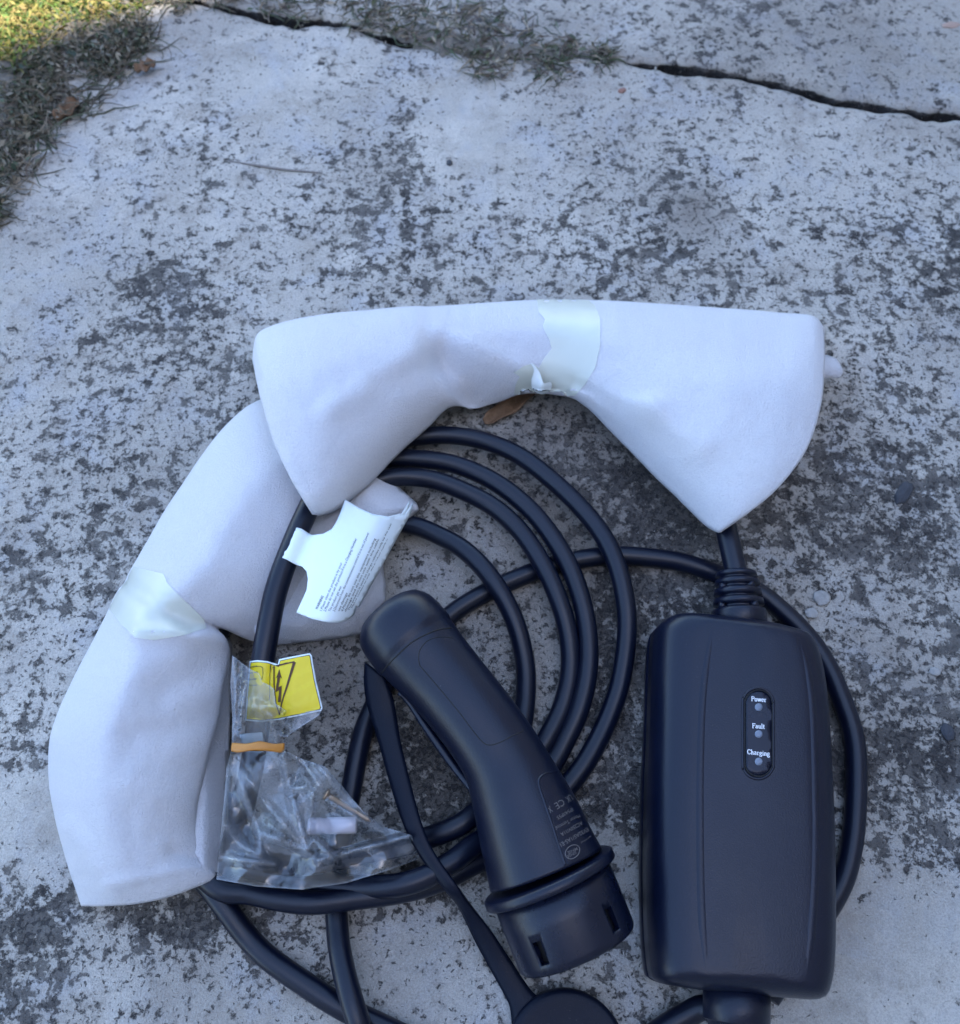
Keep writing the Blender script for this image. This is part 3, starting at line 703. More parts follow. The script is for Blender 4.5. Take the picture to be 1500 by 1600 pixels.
# strain relief at the far end
ga = P(1156, 972, .027); gb = P(1150, 893, .031); gd = gb - ga; GLN = gd.length
prof = [(-.006, .0152), (.0045, .0150), (.0060, .0147), (.0063, .0112), (.0082, .0111), (.0085, .0143), (.0113, .0139), (.0116, .0108), (.0132, .0107), (.0135, .0136), (.0163, .0131), (.0166, .0104), (.0184, .0103), (.0187, .0127), (.0212, .0122), (.0215, .0098), (.0229, .0097), (.0232, .0117), (.0250, .0112), (.0256, .0102), (.0258, .0060)]
sc_ = GLN / .0258
prof = [(h * sc_, r * .98) for h, r in prof]
gl = lathe_axis('strain_relief', ga, gd, prof, PLASTIC, box)
gs = gd.normalized().cross(Vector((0, 0, 1))).normalized(); gu = gs.cross(gd.normalized())
for ang in (62, 152, 242, 332):       # bars bridging the slots
    a = R(ang); o = gs * math.cos(a) + gu * math.sin(a)
    for h0, h1, r0, r1 in ((.0058, .0090, .0144, .0141), (.0160, .0190, .0128, .0124)):
        tube('rib', [ga + gd.normalized() * h0 * sc_ + o * (r0 - .0022), ga + gd.normalized() * h1 * sc_ + o * (r1 - .0022)], .0022, PLASTIC, gl, 10)
gd2 = P(1150, 1640, .026) - P(1151, 1530, .026)
lathe_axis('strain_relief', P(1151, 1540, .026), gd2, [(0, .0155), (.0150, .0152), (.0155, .0146), (.0160, .0130), (.021, .0125), (.0212, .0105), (.023, .0104), (.0232, .0122), (.028, .0115), (.0283, .006)], PLASTIC, box)

# ------------------------------------------------------------------ connector
con = empty('charging_connector', (0, 0, 0), 'black pistol grip charging connector lying on the coiled cable with its dust cap off', 'connector')
sec = [(603, 953, 46, 36), (606, 957, 46, 50), (611, 963, 46, 60), (620, 974, 46, 67.5), (634, 990, 46, 70.5), (647, 1006, 46, 71), (650, 1009, 46, 70), (651, 1010.5, 46, 68.5), (653, 1013, 46, 68.3), (670, 1033, 46, 66), (700, 1068, 46, 63.5), (733, 1109, 46, 63), (762, 1148, 45.5, 63.5), (788, 1190, 44.5, 66), (808, 1236, 43, 74), (826, 1282, 41, 82.5), (841, 1325, 39.5, 88), (853, 1358, 38.2, 93.5)]
cs = crom([(a, b, c, d) for a, b, c, d in sec], 90)
pts = [P(a, b, c / 1000) for a, b, c, d in cs]; rad = [d * depth(a, b, c / 1000) / F for a, b, c, d in cs]
rad = [.62 * r if i == 0 else r for i, r in enumerate(rad)]
hb = tube('grip', pts, rad, PLASTIC, con, 56)
fa = P(853, 1358, .0382); fb = P(903, 1483, .0318); fd = (fb - fa); FL = fd.length; k_ = depth(870, 1400, .035) / F
def sub(h, r): return (h * FL, r * k_)
fl = lathe_axis('flange', fa, fd, [sub(.045, 88), sub(.05, 105), sub(.07, 108.5), sub(.155, 109), sub(.175, 107), sub(.18, 92)], PLASTIC, con, 72)
sk = lathe_axis('plug_shroud', fa, fd, [sub(.12, 96.5), sub(.5, 96.5), sub(.9, 95.5), sub(.97, 94.5), sub(1.0, 92), sub(1.0, 87), sub(.98, 85.5), sub(.20, 85.5), sub(.19, 30)], PLASTIC_G, con, 96)
# two latch slots cut through the shroud
fdn = fd.normalized(); fs = fdn.cross(Vector((0, 0, 1))).normalized(); fu = fs.cross(fdn)
cut_objs = []
sb = bvh_of(sk)
for (cx_, cy_) in ((845, 1490), (957, 1436)):
    c = stick(sb, cx_, cy_, 0)
    q = c - fa; q = q - fdn * q.dot(fdn); q.normalize(); tn = fdn.cross(q)
    V = [c + fdn * (a * .0052) + tn * (b * .0023) + q * (e * .0075) for e in (-1, 1) for a, b in ((-1, -1), (1, -1), (1, 1), (-1, 1))]
    o = mobj('cutter', V, [(3, 2, 1, 0), (4, 5, 6, 7), (0, 1, 5, 4), (1, 2, 6, 5), (2, 3, 7, 6), (3, 0, 4, 7)], HOLE, smooth=False)
    bmx = bmesh.new(); bmx.from_mesh(o.data); bmesh.ops.recalc_face_normals(bmx, faces=bmx.faces); bmx.to_mesh(o.data); bmx.free()
    cut_objs.append(o)
bmx = bmesh.new(); bmx.from_mesh(sk.data); bmesh.ops.recalc_face_normals(bmx, faces=bmx.faces); bmx.to_mesh(sk.data); bmx.free()
for o in cut_objs:
    md = sk.modifiers.new('slot', 'BOOLEAN'); md.operation = 'DIFFERENCE'; md.object = o; md.solver = 'EXACT'
dg = bpy.context.evaluated_depsgraph_get(); dg.update()
nm = bpy.data.meshes.new_from_object(sk.evaluated_get(dg)); sk.modifiers.clear(); sk.data = nm
for o in cut_objs: bpy.data.objects.remove(o)
lathe_axis('contact_block', fa, fd, [sub(.21, 83.5), sub(.92, 83.5), sub(.93, 81)], HOLE, con, 40)
cb = bvh_of(hb)
def seam(pp, r=.00028, off=-.0001, mat=HOLE, n=50, parent=hb, bv=cb, name='seam'):
    c = crom(pp, n); return tube(name, [stick(bv, a, b, off) for a, b in c], r, mat, parent, 8)
seam([(656, 1040), (654, 1028), (657, 1014), (670, 1000), (690, 995), (708, 997)])
seam([(656, 1040), (680, 1068), (715, 1110), (748, 1153), (763, 1164), (781, 1160), (800, 1150), (818, 1142)])
seam([(596, 1052), (608, 1037), (627, 1018), (643, 1004), (660, 994), (684, 984), (706, 981)], .0004, -.0001)
# trigger edge under the grip
tr = pxpath([(622, 1082, .038), (640, 1098, .036), (662, 1128, .035), (690, 1168, .034), (716, 1206, .034), (738, 1236, .036), (752, 1262, .038)], 40)
tube('trigger', tr, [.0014 + .0010 * math.sin(math.pi * i / 39) for i in range(40)], PLASTIC, con, 16)
# label recess outline
seam([(884, 1352), (874, 1322), (862, 1285), (850, 1250), (842, 1222), (850, 1210), (868, 1206), (878, 1207)], .0008, -.00045, PLASTIC, name='label_recess')
cpos = lambda x, y: stick(cb, x - 3, y, .00015)
lettering('lettering', [('EV32A5/1A5-E1', (920, 1293), (877, 1318), 6.5, .01), ('AC250V/11A', (911, 1283), (878, 1302), 6, .01), ('Motor Terminal', (907, 1272), (870, 1292), 6, 0), ('IP54/IP55', (896, 1262), (872, 1276), 6, 0),
                        ('UK', (893, 1241), (885, 1246), 11, 0), ('CE', (881, 1248), (868, 1256), 11, 0), ('X', (862, 1259), (857, 1262), 11, 0), ('terminal', (926, 1306), (910, 1316), 3, 0)], cpos, PRINT, hb)
ov = [(894.5 + 12.5 * math.cos(t) * .9 - 0 * math.sin(t), 1331 + 10.5 * math.sin(t) - 3 * math.cos(t)) for t in np.linspace(0, 2 * math.pi, 28, endpoint=False)]
loopring('emblem', ov, .0002, .00005, cb, PRINT, hb)
lettering('lettering', [('MINSE', (904, 1324), (889, 1331), 4.5, .01), ('SINSE', (902, 1330), (888, 1337), 4.5, .01)], cpos, PRINT, hb)

# tether strap and dust cap
def ribbon(name, lr, n, mat, parent, th):
    c = crom([(a, b, c_, d, za, zb) for a, b, c_, d, za, zb in lr], n); V = []; Fc = []
    K = 6
    for a, b, c_, d, za, zb in c:
        A, B = P(a, b, za), P(c_, d, zb)
        for k in range(K): t = k / (K - 1); q = A.lerp(B, t); q.z += .0012 * math.sin(math.pi * t); V.append(q)
    for i in range(n - 1):
        for k in range(K - 1): a = i * K + k; Fc.append((a, a + K, a + K + 1, a + 1))
    o = mobj(name, V, Fc, mat, parent); solid(o, th, 0); return o
strap = [(571, 1035, 602, 1060, .036, .036), (570, 1072, 614, 1090, .034, .034), (577, 1110, 620, 1122, .031, .032), (590, 1150, 626, 1160, .030, .032), (601, 1190, 636, 1202, .030, .032), (613, 1232, 646, 1242, .030, .032), (628, 1278, 658, 1284, .030, .032), (645, 1315, 673, 1322, .029, .031), (668, 1352, 693, 1354, .028, .030), (697, 1390, 716, 1386, .026, .029), (716, 1412, 730, 1408, .018, .023), (729, 1438, 748, 1430, .012, .016), (744, 1470, 770, 1458, .008, .012), (764, 1508, 794, 1494, .006, .008), (788, 1552, 818, 1532, .005, .006), (797, 1572, 838, 1556, .005, .006), (800, 1600, 870, 1570, .005, .006)]
ribbon('tether_strap', strap, 90, STRAPM, con, .0022)
dc = P(883, 1648, 0)
lathe_axis('dust_cap', dc, Vector((0, .0001, 1)), [(.001, .0275), (.003, .0290), (.009, .0290), (.0105, .0282), (.0112, .0265), (.0108, .0235), (.0108, .005)], STRAPM, con, 64)
bpy.data.objects['dust_cap'].rotation_euler = (0, 0, 0)

# ------------------------------------------------------------------ foam wraps
def bend(px, py, segs):
    z = 0
    for (x0, y0, x1, y1, wd, h) in segs:
        dx, dy = x1 - x0, y1 - y0; L2 = dx * dx + dy * dy
        t = max(0, min(1, ((px - x0) * dx + (py - y0) * dy) / L2)); d = math.hypot(px - x0 - t * dx, py - y0 - t * dy)
        z += h * math.exp(-(d / wd) ** 2)
    return z
def sleeve(name, secs, profile, nu, nv, parent, segs, seed, mat=FOAM, th=.0012, close=False):
    """secs: (back px,py, front px,py, bow px, z scale, front z scale)"""
    rows = []
    for bx, by, fx, fy, bow, zk, fk in secs:
        dx, dy = fx - bx, fy - by; L = math.hypot(dx, dy); nx, ny = dy / L, -dx / L
        r = []
        for t, zb, zf in profile:
            s = math.sin(math.pi * max(0, min(1, t))) * bow
            r.append((bx + dx * t + nx * s, by + dy * t + ny * s, zb * zk * (1 - t) + zf * fk * t if False else zb * zk + zf * fk))
        rows.append(r)
    rows = np.array(rows)                       # (ns, m, 3)
    a = np.stack([crom(rows[i], nv) for i in range(rows.shape[0])], 0)
    b = np.stack([crom(a[:, j], nu) for j in range(nv)], 1)
    V = []; Fc = []
    for i in range(nu):
        for j in range(nv):
            x, y, z = b[i, j]
            q = P(x, y, max(z, .0012))
            v = j / (nv - 1)
            dz = bend(x, y, segs) + .0009 * noise.noise(Vector((x * .016, y * .016, seed))) + .0004 * noise.noise(Vector((x * .05, y * .05, seed + 5)))
            q.z = max(.0012, q.z + dz * min(1, max(0, z / .02)))
            V.append(q)
    for i in range(nu - 1):
        for j in range(nv - 1): a_ = i * nv + j; Fc.append((a_, a_ + 1, a_ + nv + 1, a_ + nv))
    o = mobj(name, V, Fc, mat, parent); n0 = o.data.polygons[len(o.data.polygons) // 2].normal
    if n0.z < 0:
        o.data.flip_normals()
    solid(o, th); return o

upper = empty('foam_wrap', (0, 0, 0), 'upper white foam wrap taped in its middle, arching over the cable coil', 'foam wrap', 'white foam wraps round the cable')
# (t, back part, front part) heights in metres per unit scale
prof_u = [(.07, .001, 0), (.01, .008, 0), (0, .020, 0), (.05, .037, 0), (.14, .050, .002), (.30, .056, .008), (.50, .048, .018), (.70, .034, .030), (.86, .018, .040), (.96, .006, .043), (1.0, .001, .040), (.985, 0, .030), (.93, 0, .018)]
up = [(394, 560, 489, 806, -16, 1.0, 1.15), (401, 522, 505, 806, -12, 1.12, 1.15), (430, 506, 530, 796, -8, 1.18, 1.08), (490, 493, 575, 760, -5, 1.18, .90), (560, 486, 625, 708, 0, 1.12, .75), (630, 481, 670, 668, 0, 1.0, .62), (690, 477, 703, 637, 0, .85, .65), (750, 473, 752, 623, 0, .80, .55), (820, 469, 812, 617, 0, .78, .50), (890, 467, 868, 619, 0, .80, .50), (950, 469, 912, 640, 0, .92, .48), (1020, 473, 965, 686, 2, 1.05, .52), (1090, 477, 1022, 745, 4, 1.15, .60), (1160, 482, 1070, 793, 10, 1.2, .70), (1225, 487, 1100, 822, 26, 1.18, .80), (1270, 492, 1118, 834, 48, 1.1, .88), (1288, 512, 1124, 834, 62, 1.02, .88)]
usegs = [(690, 545, 735, 605, 26, -.012), (735, 600, 780, 622, 22, -.008), (690, 520, 815, 585, 20, .005), (450, 540, 640, 500, 30, .003), (520, 640, 650, 560, 26, .004), (600, 600, 690, 560, 20, -.003), (905, 625, 1010, 650, 26, .006), (1010, 650, 1090, 700, 26, .004), (930, 560, 1200, 540, 40, -.003), (900, 600, 960, 640, 14, -.004), (430, 640, 480, 740, 30, -.003)]
uo = sleeve('foam_sheet', up, prof_u, 200, 70, upper, usegs, 1.3)
ub = bvh_of(uo)
# loose corner of the foam at the right end
kn = [(1284, 553), (1297, 556), (1308, 562), (1317, 580), (1312, 590), (1300, 590), (1284, 588)]
o, _ = patch('foam_corner', smoothpoly(kn, 30), 5, lambda x, y: P(x, y, .018 + .004 * math.cos((y - 573) / 18 * 1.5) - (x - 1284) * .0001), FOAM, upper); solid(o, .006)
# tape
tp = [(838, 466), (880, 464), (915, 466), (930, 478), (938, 500), (938, 540), (930, 575), (915, 600), (900, 617), (868, 620), (845, 612), (803, 616), (806, 600), (812, 588), (803, 582), (818, 572), (832, 568), (842, 575), (850, 560), (862, 545), (858, 530), (848, 512), (852, 500), (842, 488)]
tape, _ = patch('tape', tp, 6, sticker(ub, .0003), TAPEM, upper)
# lifted torn corner
tc = [(829, 589), (832, 578), (830, 573), (826, 569), (834, 572), (842, 582), (848, 592), (861, 594), (862, 603), (850, 610), (838, 607), (830, 600)]
o, _ = patch('torn_tape', smoothpoly(tc, 40), 3, lambda x, y: stick(ub, x, y, .0018 + .0045 * math.exp(-((x - 846) ** 2 + (y - 596) ** 2) / 160)), plain('white_tape_tear', (.72, .77, .76), .45), upper)

lower = empty('foam_wrap', (0, 0, 0), 'lower white foam wrap curving down the left side of the cable coil', 'foam wrap', 'white foam wraps round the cable')
prof_l = [(.05, .001, 0), (.01, .007, 0), (0, .017, 0), (.06, .034, 0), (.17, .048, .002), (.33, .054, .006), (.52, .044, .012), (.70, .030, .018), (.86, .014, .023), (.96, .004, .024), (1.0, .001, .021), (.985, 0, .014)]
lo = [(455, 610, 560, 740, 0, .60, .95), (395, 630, 545, 800, 0, .72, .95), (350, 668, 530, 850, 0, .82, .90), (305, 725, 512, 895, 2, .92, .85), (262, 790, 490, 945, 4, 1.0, .75), (232, 842, 455, 988, 6, 1.05, .70), (205, 888, 405, 1003, 6, 1.02, .75), (180, 930, 352, 985, 4, .95, 1.2), (165, 962, 343, 986, 2, .92, 1.5), (148, 995, 356, 1004, 2, .95, 1.5), (122, 1045, 352, 1050, 2, 1.0, 1.4), (95, 1102, 344, 1096, 2, 1.0, 1.35), (78, 1155, 334, 1145, 2, .98, 1.3), (76, 1215, 322, 1200, 2, .92, 1.2), (84, 1270, 311, 1256, 0, .85, 1.1), (96, 1318, 309, 1304, -2, .76, 1.0), (110, 1366, 322, 1340, -7, .66, .9), (119, 1392, 336, 1362, -11, .54, .8), (127, 1416, 340, 1372, -15, .40, .7)]
lsegs = [(215, 990, 345, 995, 14, .004), (250, 1080, 345, 1025, 30, -.0045), (210, 1150, 335, 1115, 30, -.0035), (270, 1330, 325, 1345, 12, -.003), (170, 1385, 320, 1350, 10, .0015), (110, 1290, 180, 1400, 14, .002), (300, 760, 420, 700, 30, -.003), (180, 900, 300, 980, 12, -.0035), (210, 1230, 300, 1260, 30, .003), (350, 880, 480, 960, 40, .003)]
lob = sleeve('foam_sheet', lo, prof_l, 220, 64, lower, lsegs, 7.7)
lb = bvh_of(lob)
# inner layer showing along the slit
flp = [(540, 790), (596, 737), (625, 762), (651, 786), (655, 796), (640, 812), (618, 842), (600, 868), (599, 890), (603, 915), (602, 938), (588, 968), (566, 990), (520, 999), (470, 1004), (430, 1008), (400, 1003), (395, 960), (430, 850)]
def flz(x, y):
    e = min(segd0(x, y, *flp[i], *flp[i + 1]) for i in range(1, 15)); k = min(1, e / 42)
    return P(x, y, .0135 + .018 * (1 - (1 - k) ** 2.0) + .0015 * noise.noise(Vector((x * .03, y * .03, 2))) + (.006 if y < 830 else 0) * max(0, (830 - y) / 90))
def segd0(x, y, x0, y0, x1, y1):
    dx, dy = x1 - x0, y1 - y0; t = max(0, min(1, ((x - x0) * dx + (y - y0) * dy) / (dx * dx + dy * dy))); return math.hypot(x - x0 - t * dx, y - y0 - t * dy)
o, _ = patch('foam_flap', flp, 6, flz, FOAM, lower); solid(o, .0016)
inn = [(330, 985), (352, 992), (362, 1004), (362, 1050), (360, 1120), (357, 1200), (352, 1290), (347, 1350), (338, 1378), (322, 1360), (300, 1320), (296, 1250), (310, 1180), (325, 1100), (335, 1040)]
o, _ = patch('inner_foam_sheet', smoothpoly(inn, 60), 7, lambda x, y: P(x, y, max(.004, .025 - .00046 * max(0, x - 318))), FOAM, lower); solid(o, .0016)
# tapes on the lower wrap
tpl = [(205, 884), (235, 892), (256, 897), (262, 912), (285, 935), (318, 966), (322, 982), (290, 992), (240, 1000), (212, 996), (190, 976), (168, 948), (182, 922)]
patch('tape', tpl, 6, sticker(lb, .0003), TAPEM, lower)

# ------------------------------------------------------------------ paper tag
tagp = [(459, 823), (471, 826), (487, 836), (505, 834), (518, 827), (526, 815), (533, 798), (539, 780), (560, 793), (582, 803), (606, 807), (628, 802), (641, 782), (638, 800), (626, 820), (600, 868), (570, 922), (557, 946), (554, 960), (545, 968), (530, 973), (510, 972), (488, 967), (463, 957), (472, 938), (479, 922), (481, 905), (479, 893), (472, 885), (462, 882), (448, 874), (437, 870), (447, 846)]
mcl = crom(mains, 340)
def tagz(x, y):
    # cable centre line nearby
    d = np.hypot(mcl[:, 0] - x, mcl[:, 1] - y); i = int(np.argmin(d)); sgn = 1 if x > mcl[i, 0] else -1
    zc = mcl[i, 2]; dd = d[i] * depth(x, y, zc) / F * sgn
    r = .0067
    if dd < 0: return zc + math.sqrt(max(0, r * r - dd * dd))
    base = zc + math.sqrt(max(0, r * r - min(dd, r * .80) ** 2))
    if dd > r * .8:
        e = dd - r * .8; base += .0015 * (1 - math.exp(-e / .006)) + .004 * math.sin(min(1, e / .055) * math.pi)
        # right hand edge rolls over
        u = ((x - 641) * .888 + (y - 782) * .46)      # distance from the right edge line (px), negative inside
        base -= .010 * max(0, 1 + u / 42) ** 2
    return base
tagt = empty('cable_tag', (0, 0, 0), 'white paper warning tag folded round the thick cable between the two foam wraps', 'tag')
tpz = lambda x, y: P(x, y, tagz(x, y))
tg, _ = patch('tag_paper', tagp, 5, tpz, PAPER, tagt, jitter=.1); solid(tg, .0003)
tg2, _ = patch('tag_paper', [(x + 4.5, y + 3) for x, y in [(560, 793), (582, 803), (606, 807), (628, 802), (641, 782), (638, 800), (626, 820), (600, 868), (570, 922), (556, 946), (545, 940), (560, 880)]], 6, lambda x, y: P(x, y, tagz(x - 4.5, y - 3) - .0022), PAPER, tagt); solid(tg2, .0003)
tb = bvh_of(tg)
tl = [('WARNING', (496, 953), (506, 932), 4.2, .01), ('1.Please clean the product is by your', (503, 955), (535, 880), 4, 0), ('2.Please do not use the product if it is a Charging Number', (509, 956), (558, 842), 4.2, 0), ('The product get wet', (516, 956), (534, 917), 4, 0),
      ('3.Disconnect from the communications control if it is out of power', (523, 956), (577, 833), 4, 0), ('use damage', (530, 955), (543, 927), 3.8, 0), ('4.Please do not use the equipment including', (535, 956), (587, 842), 3.4, 0), ('damage and do not use with the cable', (540, 956), (592, 843), 3, 0), ('This product is used to charge vehicles only by the user', (545, 954), (612, 818), 2.6, 0), ('Please contact us with the product number', (550, 950), (606, 842), 2, 0)]
lettering('lettering', tl, sticker(tb, .0002), INK, tagt)

# ------------------------------------------------------------------ yellow high-voltage sticker
ys = empty('warning_sticker', (0, 0, 0), 'yellow high voltage sticker flag on the thick cable above the plastic bag', 'sticker')
yp = [(390, 1033), (402, 1031.5), (418, 1033), (434, 1038), (436, 1030), (460, 1025), (484, 1020.5), (487, 1024), (494, 1064), (504, 1106), (502, 1111), (470, 1118), (436, 1125), (410, 1128), (383, 1126), (386, 1080)]
def yz(x, y):
    d = np.hypot(mcl[:, 0] - x, mcl[:, 1] - y); i = int(np.argmin(d)); zc = mcl[i, 2]; dd = (x - mcl[i, 0]) * depth(x, y, zc) / F
    r = .0070
    if dd < r * .75: return zc + math.sqrt(max(0, r * r - dd * dd))
    e = dd - r * .75; return zc + r * .66 + .0028 * math.sin(min(1, e / .02) * 3.14) * 0 + .0035 * (1 - math.exp(-e / .004)) - .35 * max(0, e - .012) ** 1.0 * .5
ypz = lambda o: (lambda x, y: P(x, y, yz(x, y) + o))
yw, _ = patch('sticker_border', yp, 4, ypz(0), PAPER, ys, jitter=.1); solid(yw, .00025)
cxy = (440, 1078)
def inset(poly, d):
    out = []; n = len(poly); A = sum(poly[i][0] * poly[(i + 1) % n][1] - poly[(i + 1) % n][0] * poly[i][1] for i in range(n)); sg = 1 if A > 0 else -1
    for i in range(n):
        a, b, c = poly[i - 1], poly[i], poly[(i + 1) % n]
        n1 = (-(b[1] - a[1]), b[0] - a[0]); n2 = (-(c[1] - b[1]), c[0] - b[0])
        l1, l2 = math.hypot(*n1), math.hypot(*n2); nx, ny = n1[0] / l1 + n2[0] / l2, n1[1] / l1 + n2[1] / l2; l = math.hypot(nx, ny) or 1
        nx, ny = nx / l, ny / l; k = d / max(.4, (nx * n1[0] + ny * n1[1]) / l1)
        out.append((b[0] + nx * k * sg, b[1] + ny * k * sg))
    return out
yb = bvh_of(yw)
patch('sticker_line', inset(yp, 2.4), 2.5, sticker(yb, .00022), INK, ys, jitter=.1)
patch('sticker_face', inset(yp, 3.4), 2.5, sticker(yb, .00042), YEL, ys, jitter=.1)
ybs = sticker(yb, .0007)
def stroke(name, pp, wd, mat, off, closed=False):
    q = refine(pp, 4, closed) + ([] if closed else [pp[-1]]); V = []; Fc = []; n = len(q)
    for i in range(n):
        a, b = q[(i - 1) % n if closed else max(i - 1, 0)], q[(i + 1) % n if closed else min(i + 1, n - 1)]
        tx, ty = b[0] - a[0], b[1] - a[1]; l = math.hypot(tx, ty) or 1; w_ = wd[0] + (wd[1] - wd[0]) * i / n if isinstance(wd, tuple) else wd
        for e in (-.5, .5): V.append(ybs(q[i][0] - ty / l * w_ * e, q[i][1] + tx / l * w_ * e))
    for i in range(n if closed else n - 1): a = 2 * i; b = 2 * ((i + 1) % n); Fc.append((a, b, b + 1, a + 1))
    o = mobj(name, V, Fc, mat, ys, smooth=False)
    return o
o1 = .00045
stroke('triangle', [(433, 1040.5), (447, 1037), (461, 1034.5)], 2.4, BROWN, o1)
stroke('triangle', [(460.5, 1034.5), (451, 1066), (441, 1098), (437.5, 1117)], (4.4, 1.4), BROWN, o1)
stroke('triangle', [(429.5, 1041), (429.5, 1070), (432, 1098), (437.5, 1117)], (2.0, 1.4), BROWN, o1)
patch('lightning_bolt', [(437.5, 1046), (441.2, 1060), (438.6, 1058), (436.2, 1074), (441.2, 1071), (439.6, 1097), (435.2, 1097), (437.0, 1078.5), (431.8, 1081.5), (434.6, 1058), (432.4, 1060)], 2, ybs, BROWN, ys)
stroke('divider', [(422, 1038), (421, 1055), (420, 1095)], .9, INK, o1)
stroke('text_frame', [(399, 1041), (408, 1041), (411, 1044), (411, 1056), (409, 1062)], .9, INK, o1)
lettering('lettering', [('Notice', (391, 1044), (403, 1042), 3, .01), ('Keep away', (391, 1053), (404, 1051), 3, .01), ('high voltage', (390, 1063), (402, 1062), 3, .01), ('read manual', (390, 1072), (402, 1072), 3, 0)], ybs, INK, ys)

# ------------------------------------------------------------------ clear bag of fixings
bag = empty('plastic_bag', (0, 0, 0), 'clear plastic bag of small fixings tied by an orange band to the thick cable', 'bag')
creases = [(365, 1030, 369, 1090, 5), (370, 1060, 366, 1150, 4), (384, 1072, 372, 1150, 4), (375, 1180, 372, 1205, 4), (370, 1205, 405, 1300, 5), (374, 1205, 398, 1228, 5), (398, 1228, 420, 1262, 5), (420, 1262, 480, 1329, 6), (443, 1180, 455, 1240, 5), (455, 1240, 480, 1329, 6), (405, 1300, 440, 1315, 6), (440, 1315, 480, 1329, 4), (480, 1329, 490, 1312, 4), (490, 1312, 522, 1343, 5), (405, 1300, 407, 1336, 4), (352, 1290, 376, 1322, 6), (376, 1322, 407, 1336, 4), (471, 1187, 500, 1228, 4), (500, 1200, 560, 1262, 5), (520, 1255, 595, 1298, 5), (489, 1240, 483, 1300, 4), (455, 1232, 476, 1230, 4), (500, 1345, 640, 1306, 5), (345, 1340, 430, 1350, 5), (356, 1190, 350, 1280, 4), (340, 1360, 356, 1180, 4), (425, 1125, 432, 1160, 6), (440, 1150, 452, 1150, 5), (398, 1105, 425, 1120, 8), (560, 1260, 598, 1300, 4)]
def segd(x, y, c):
    x0, y0, x1, y1, wd = c; dx, dy = x1 - x0, y1 - y0; t = max(0, min(1, ((x - x0) * dx + (y - y0) * dy) / (dx * dx + dy * dy)))
    return math.hypot(x - x0 - t * dx, y - y0 - t * dy)
lowp = [(361, 1172), (400, 1174), (443, 1172), (470, 1185), (508, 1198), (530, 1222), (548, 1245), (572, 1272), (600, 1292), (643, 1305), (650, 1322), (655, 1342), (600, 1362), (540, 1380), (470, 1390), (400, 1385), (338, 1374), (342, 1330), (350, 1250), (354, 1200)]
upp = [(363, 1024), (378, 1036), (392, 1046), (405, 1052), (410, 1066), (420, 1070), (428, 1076), (431, 1100), (448, 1110), (470, 1113), (504, 1108), (498, 1118), (470, 1136), (452, 1148), (443, 1164), (400, 1164), (362, 1162), (363, 1120), (360, 1070)]
def bagz(x, y, layer):
    if y < 1168:
        k = (1168 - y) / 140; z = .047 + .014 * min(1, k * 2.2) if x > 375 else .040 + .010 * k
        z = max(z, yz(x, y) + .0022)
        if x > 445: z = .046 + .006 * k
    else:
        d = (y - 1168) / 210; z = .050 - .012 * d; z -= max(0, (x - 520)) / 130 * .014
        z += .004 * math.sin(x * .06) * math.sin(y * .05)
    h = 0
    for c in creases:
        q = segd(x, y, c)
        h = max(h, max(0, 1 - q / (c[4] * 2.2)))
    return z + (h * .0055 if layer == 0 else -.004) + .0009 * noise.noise(Vector((x * .05, y * .05, 3 + layer)))
GLINT_FACETS = [[(376, 1205), (412, 1190), (443, 1178), (456, 1240), (479, 1327), (440, 1290), (420, 1262), (398, 1228)], [(370, 1190), (405, 1300), (372, 1240), (362, 1200)], [(490, 1242), (478, 1326), (468, 1300), (460, 1236)], [(400, 1302), (440, 1314), (478, 1328), (500, 1345), (420, 1330)], [(372, 1072), (384, 1080), (376, 1150), (367, 1150)], [(500, 1200), (522, 1212), (560, 1262), (540, 1262)]]  # facets whitened in the film colour to look brightly lit
def fold_glint_attr(o, vs, layer):  # whitens the film at folds: doubled layers plus painted light catching the creases
    at = o.data.attributes.new('fold_glint', 'FLOAT', 'POINT'); n = len(o.data.vertices); a = []
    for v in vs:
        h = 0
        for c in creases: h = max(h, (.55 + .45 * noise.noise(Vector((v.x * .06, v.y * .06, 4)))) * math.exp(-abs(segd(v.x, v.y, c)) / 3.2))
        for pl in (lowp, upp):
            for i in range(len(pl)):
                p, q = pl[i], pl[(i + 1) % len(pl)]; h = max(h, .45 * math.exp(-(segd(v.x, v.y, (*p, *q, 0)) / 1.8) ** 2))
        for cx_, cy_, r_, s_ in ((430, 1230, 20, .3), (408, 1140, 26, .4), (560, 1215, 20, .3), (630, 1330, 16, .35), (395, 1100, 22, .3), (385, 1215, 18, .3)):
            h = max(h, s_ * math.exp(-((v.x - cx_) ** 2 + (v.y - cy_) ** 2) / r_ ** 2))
        h = max(h, .42 * sum(inpoly(v.x, v.y, q) for q in GLINT_FACETS)); a.append(h if layer == 0 else h * .25)
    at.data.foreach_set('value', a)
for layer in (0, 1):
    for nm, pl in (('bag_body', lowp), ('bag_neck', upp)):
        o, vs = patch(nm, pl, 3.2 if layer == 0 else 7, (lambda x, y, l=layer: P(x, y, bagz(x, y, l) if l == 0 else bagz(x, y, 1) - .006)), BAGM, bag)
        fold_glint_attr(o, vs, layer)
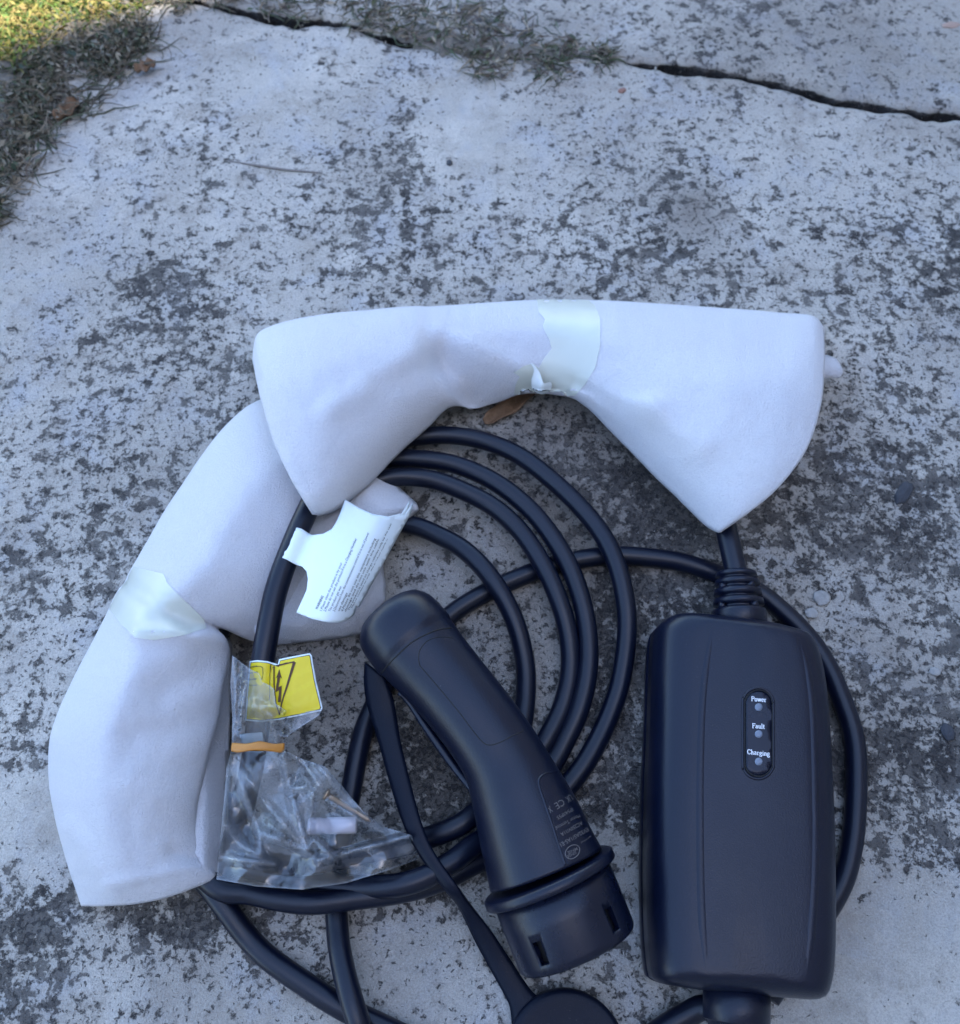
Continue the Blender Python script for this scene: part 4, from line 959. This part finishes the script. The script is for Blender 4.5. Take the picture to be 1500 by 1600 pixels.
# orange band round the neck
bpts = [P(362 + 82 * t, 1167 + 1.5 * math.sin(t * 9) + (3 if t > .8 else 0) * (t - .8), .0545 + .0045 * math.sin(math.pi * t)) for t in np.linspace(0, 1, 30)]
back = [P(444 - 82 * t, 1169, .043 - .009 * math.sin(math.pi * t)) for t in np.linspace(0, 1, 20)]
bl = bpts + back[1:-1]; V = []; Fc = []
for i, p in enumerate(bl):
    for k in range(8): a = 2 * math.pi * k / 8; wv = .0021 + .0002 * math.sin(i * .5); V.append(p + Vector((0, wv * math.cos(a), .0008 * math.sin(a))))
for i in range(len(bl)):
    for k in range(8): j = (i + 1) % len(bl); Fc.append((i * 8 + k, i * 8 + (k + 1) % 8, j * 8 + (k + 1) % 8, j * 8 + k))
tag(mobj('rubber_band', V, Fc, ORANGE), 'orange rubber band round the neck of the clear plastic bag', 'rubber band')
# fixings inside
cyl = lathe_axis('wall_plug', P(482, 1291, .034), P(557, 1289, .034) - P(482, 1291, .034), [(0, .0034), (.0005, .0040), (.006, .0040), (.0065, .0036), (.0085, .0036), (.009, .0040), (.0235, .0040), (.024, .0034)], CYLW, None, 24)
tag(cyl, 'pale plastic wall plug inside the clear bag', 'wall plug')
sq = [(374, 1147), (409, 1144), (412, 1162), (378, 1166)]
o, _ = patch('plastic_block', sq, 8, lambda x, y: P(x, y, .046), plain('grey_blue_plastic', (.35, .42, .48), .3), None); solid(o, .004); tag(o, 'grey blue plastic block in the neck of the bag', 'block')
# dark bracket and screws
br = [(356, 1238), (372, 1244), (382, 1282), (400, 1310), (440, 1322), (480, 1338), (560, 1318), (640, 1312), (648, 1332), (560, 1352), (470, 1368), (400, 1360), (362, 1330)]
o, _ = patch('wall_bracket', smoothpoly(br, 50), 8, lambda x, y: P(x, y, .027 - .00002 * abs(x - 470)), PLASTIC_G, None); solid(o, .006); tag(o, 'dark curved plastic bracket in the bottom of the clear bag', 'bracket')
def screw(a, b, label):
    d = b - a; L = d.length; pr = [(0, .0030), (.0012, .0030), (.0020, .0016)]
    h = .0024
    while h < L - .003: pr += [(h, .0016), (h + .0004, .0011), (h + .0008, .0016)]; h += .0011
    pr += [(L, .0002)]
    return tag(lathe_axis('screw', a, d, pr, METAL, None, 12), label, 'screw')
screw(P(458, 1242, .034), P(476, 1312, .033), 'steel screw in the bag left of the wall plug')
_m = METAL; METAL = plain('orange_glint_metal', (.50, .33, .20), .28, .1, 60, 0, 0, Metallic=.9)  # orange metal put in to carry the sun's reflection on the film
screw(P(508, 1240, .036), P(580, 1284, .029), 'screw shape in the bag standing in for the orange sun reflection on the film')
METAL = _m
S.render.film_transparent = False
S.cycles.transparent_max_bounces = 16
S.cycles.max_bounces = 8
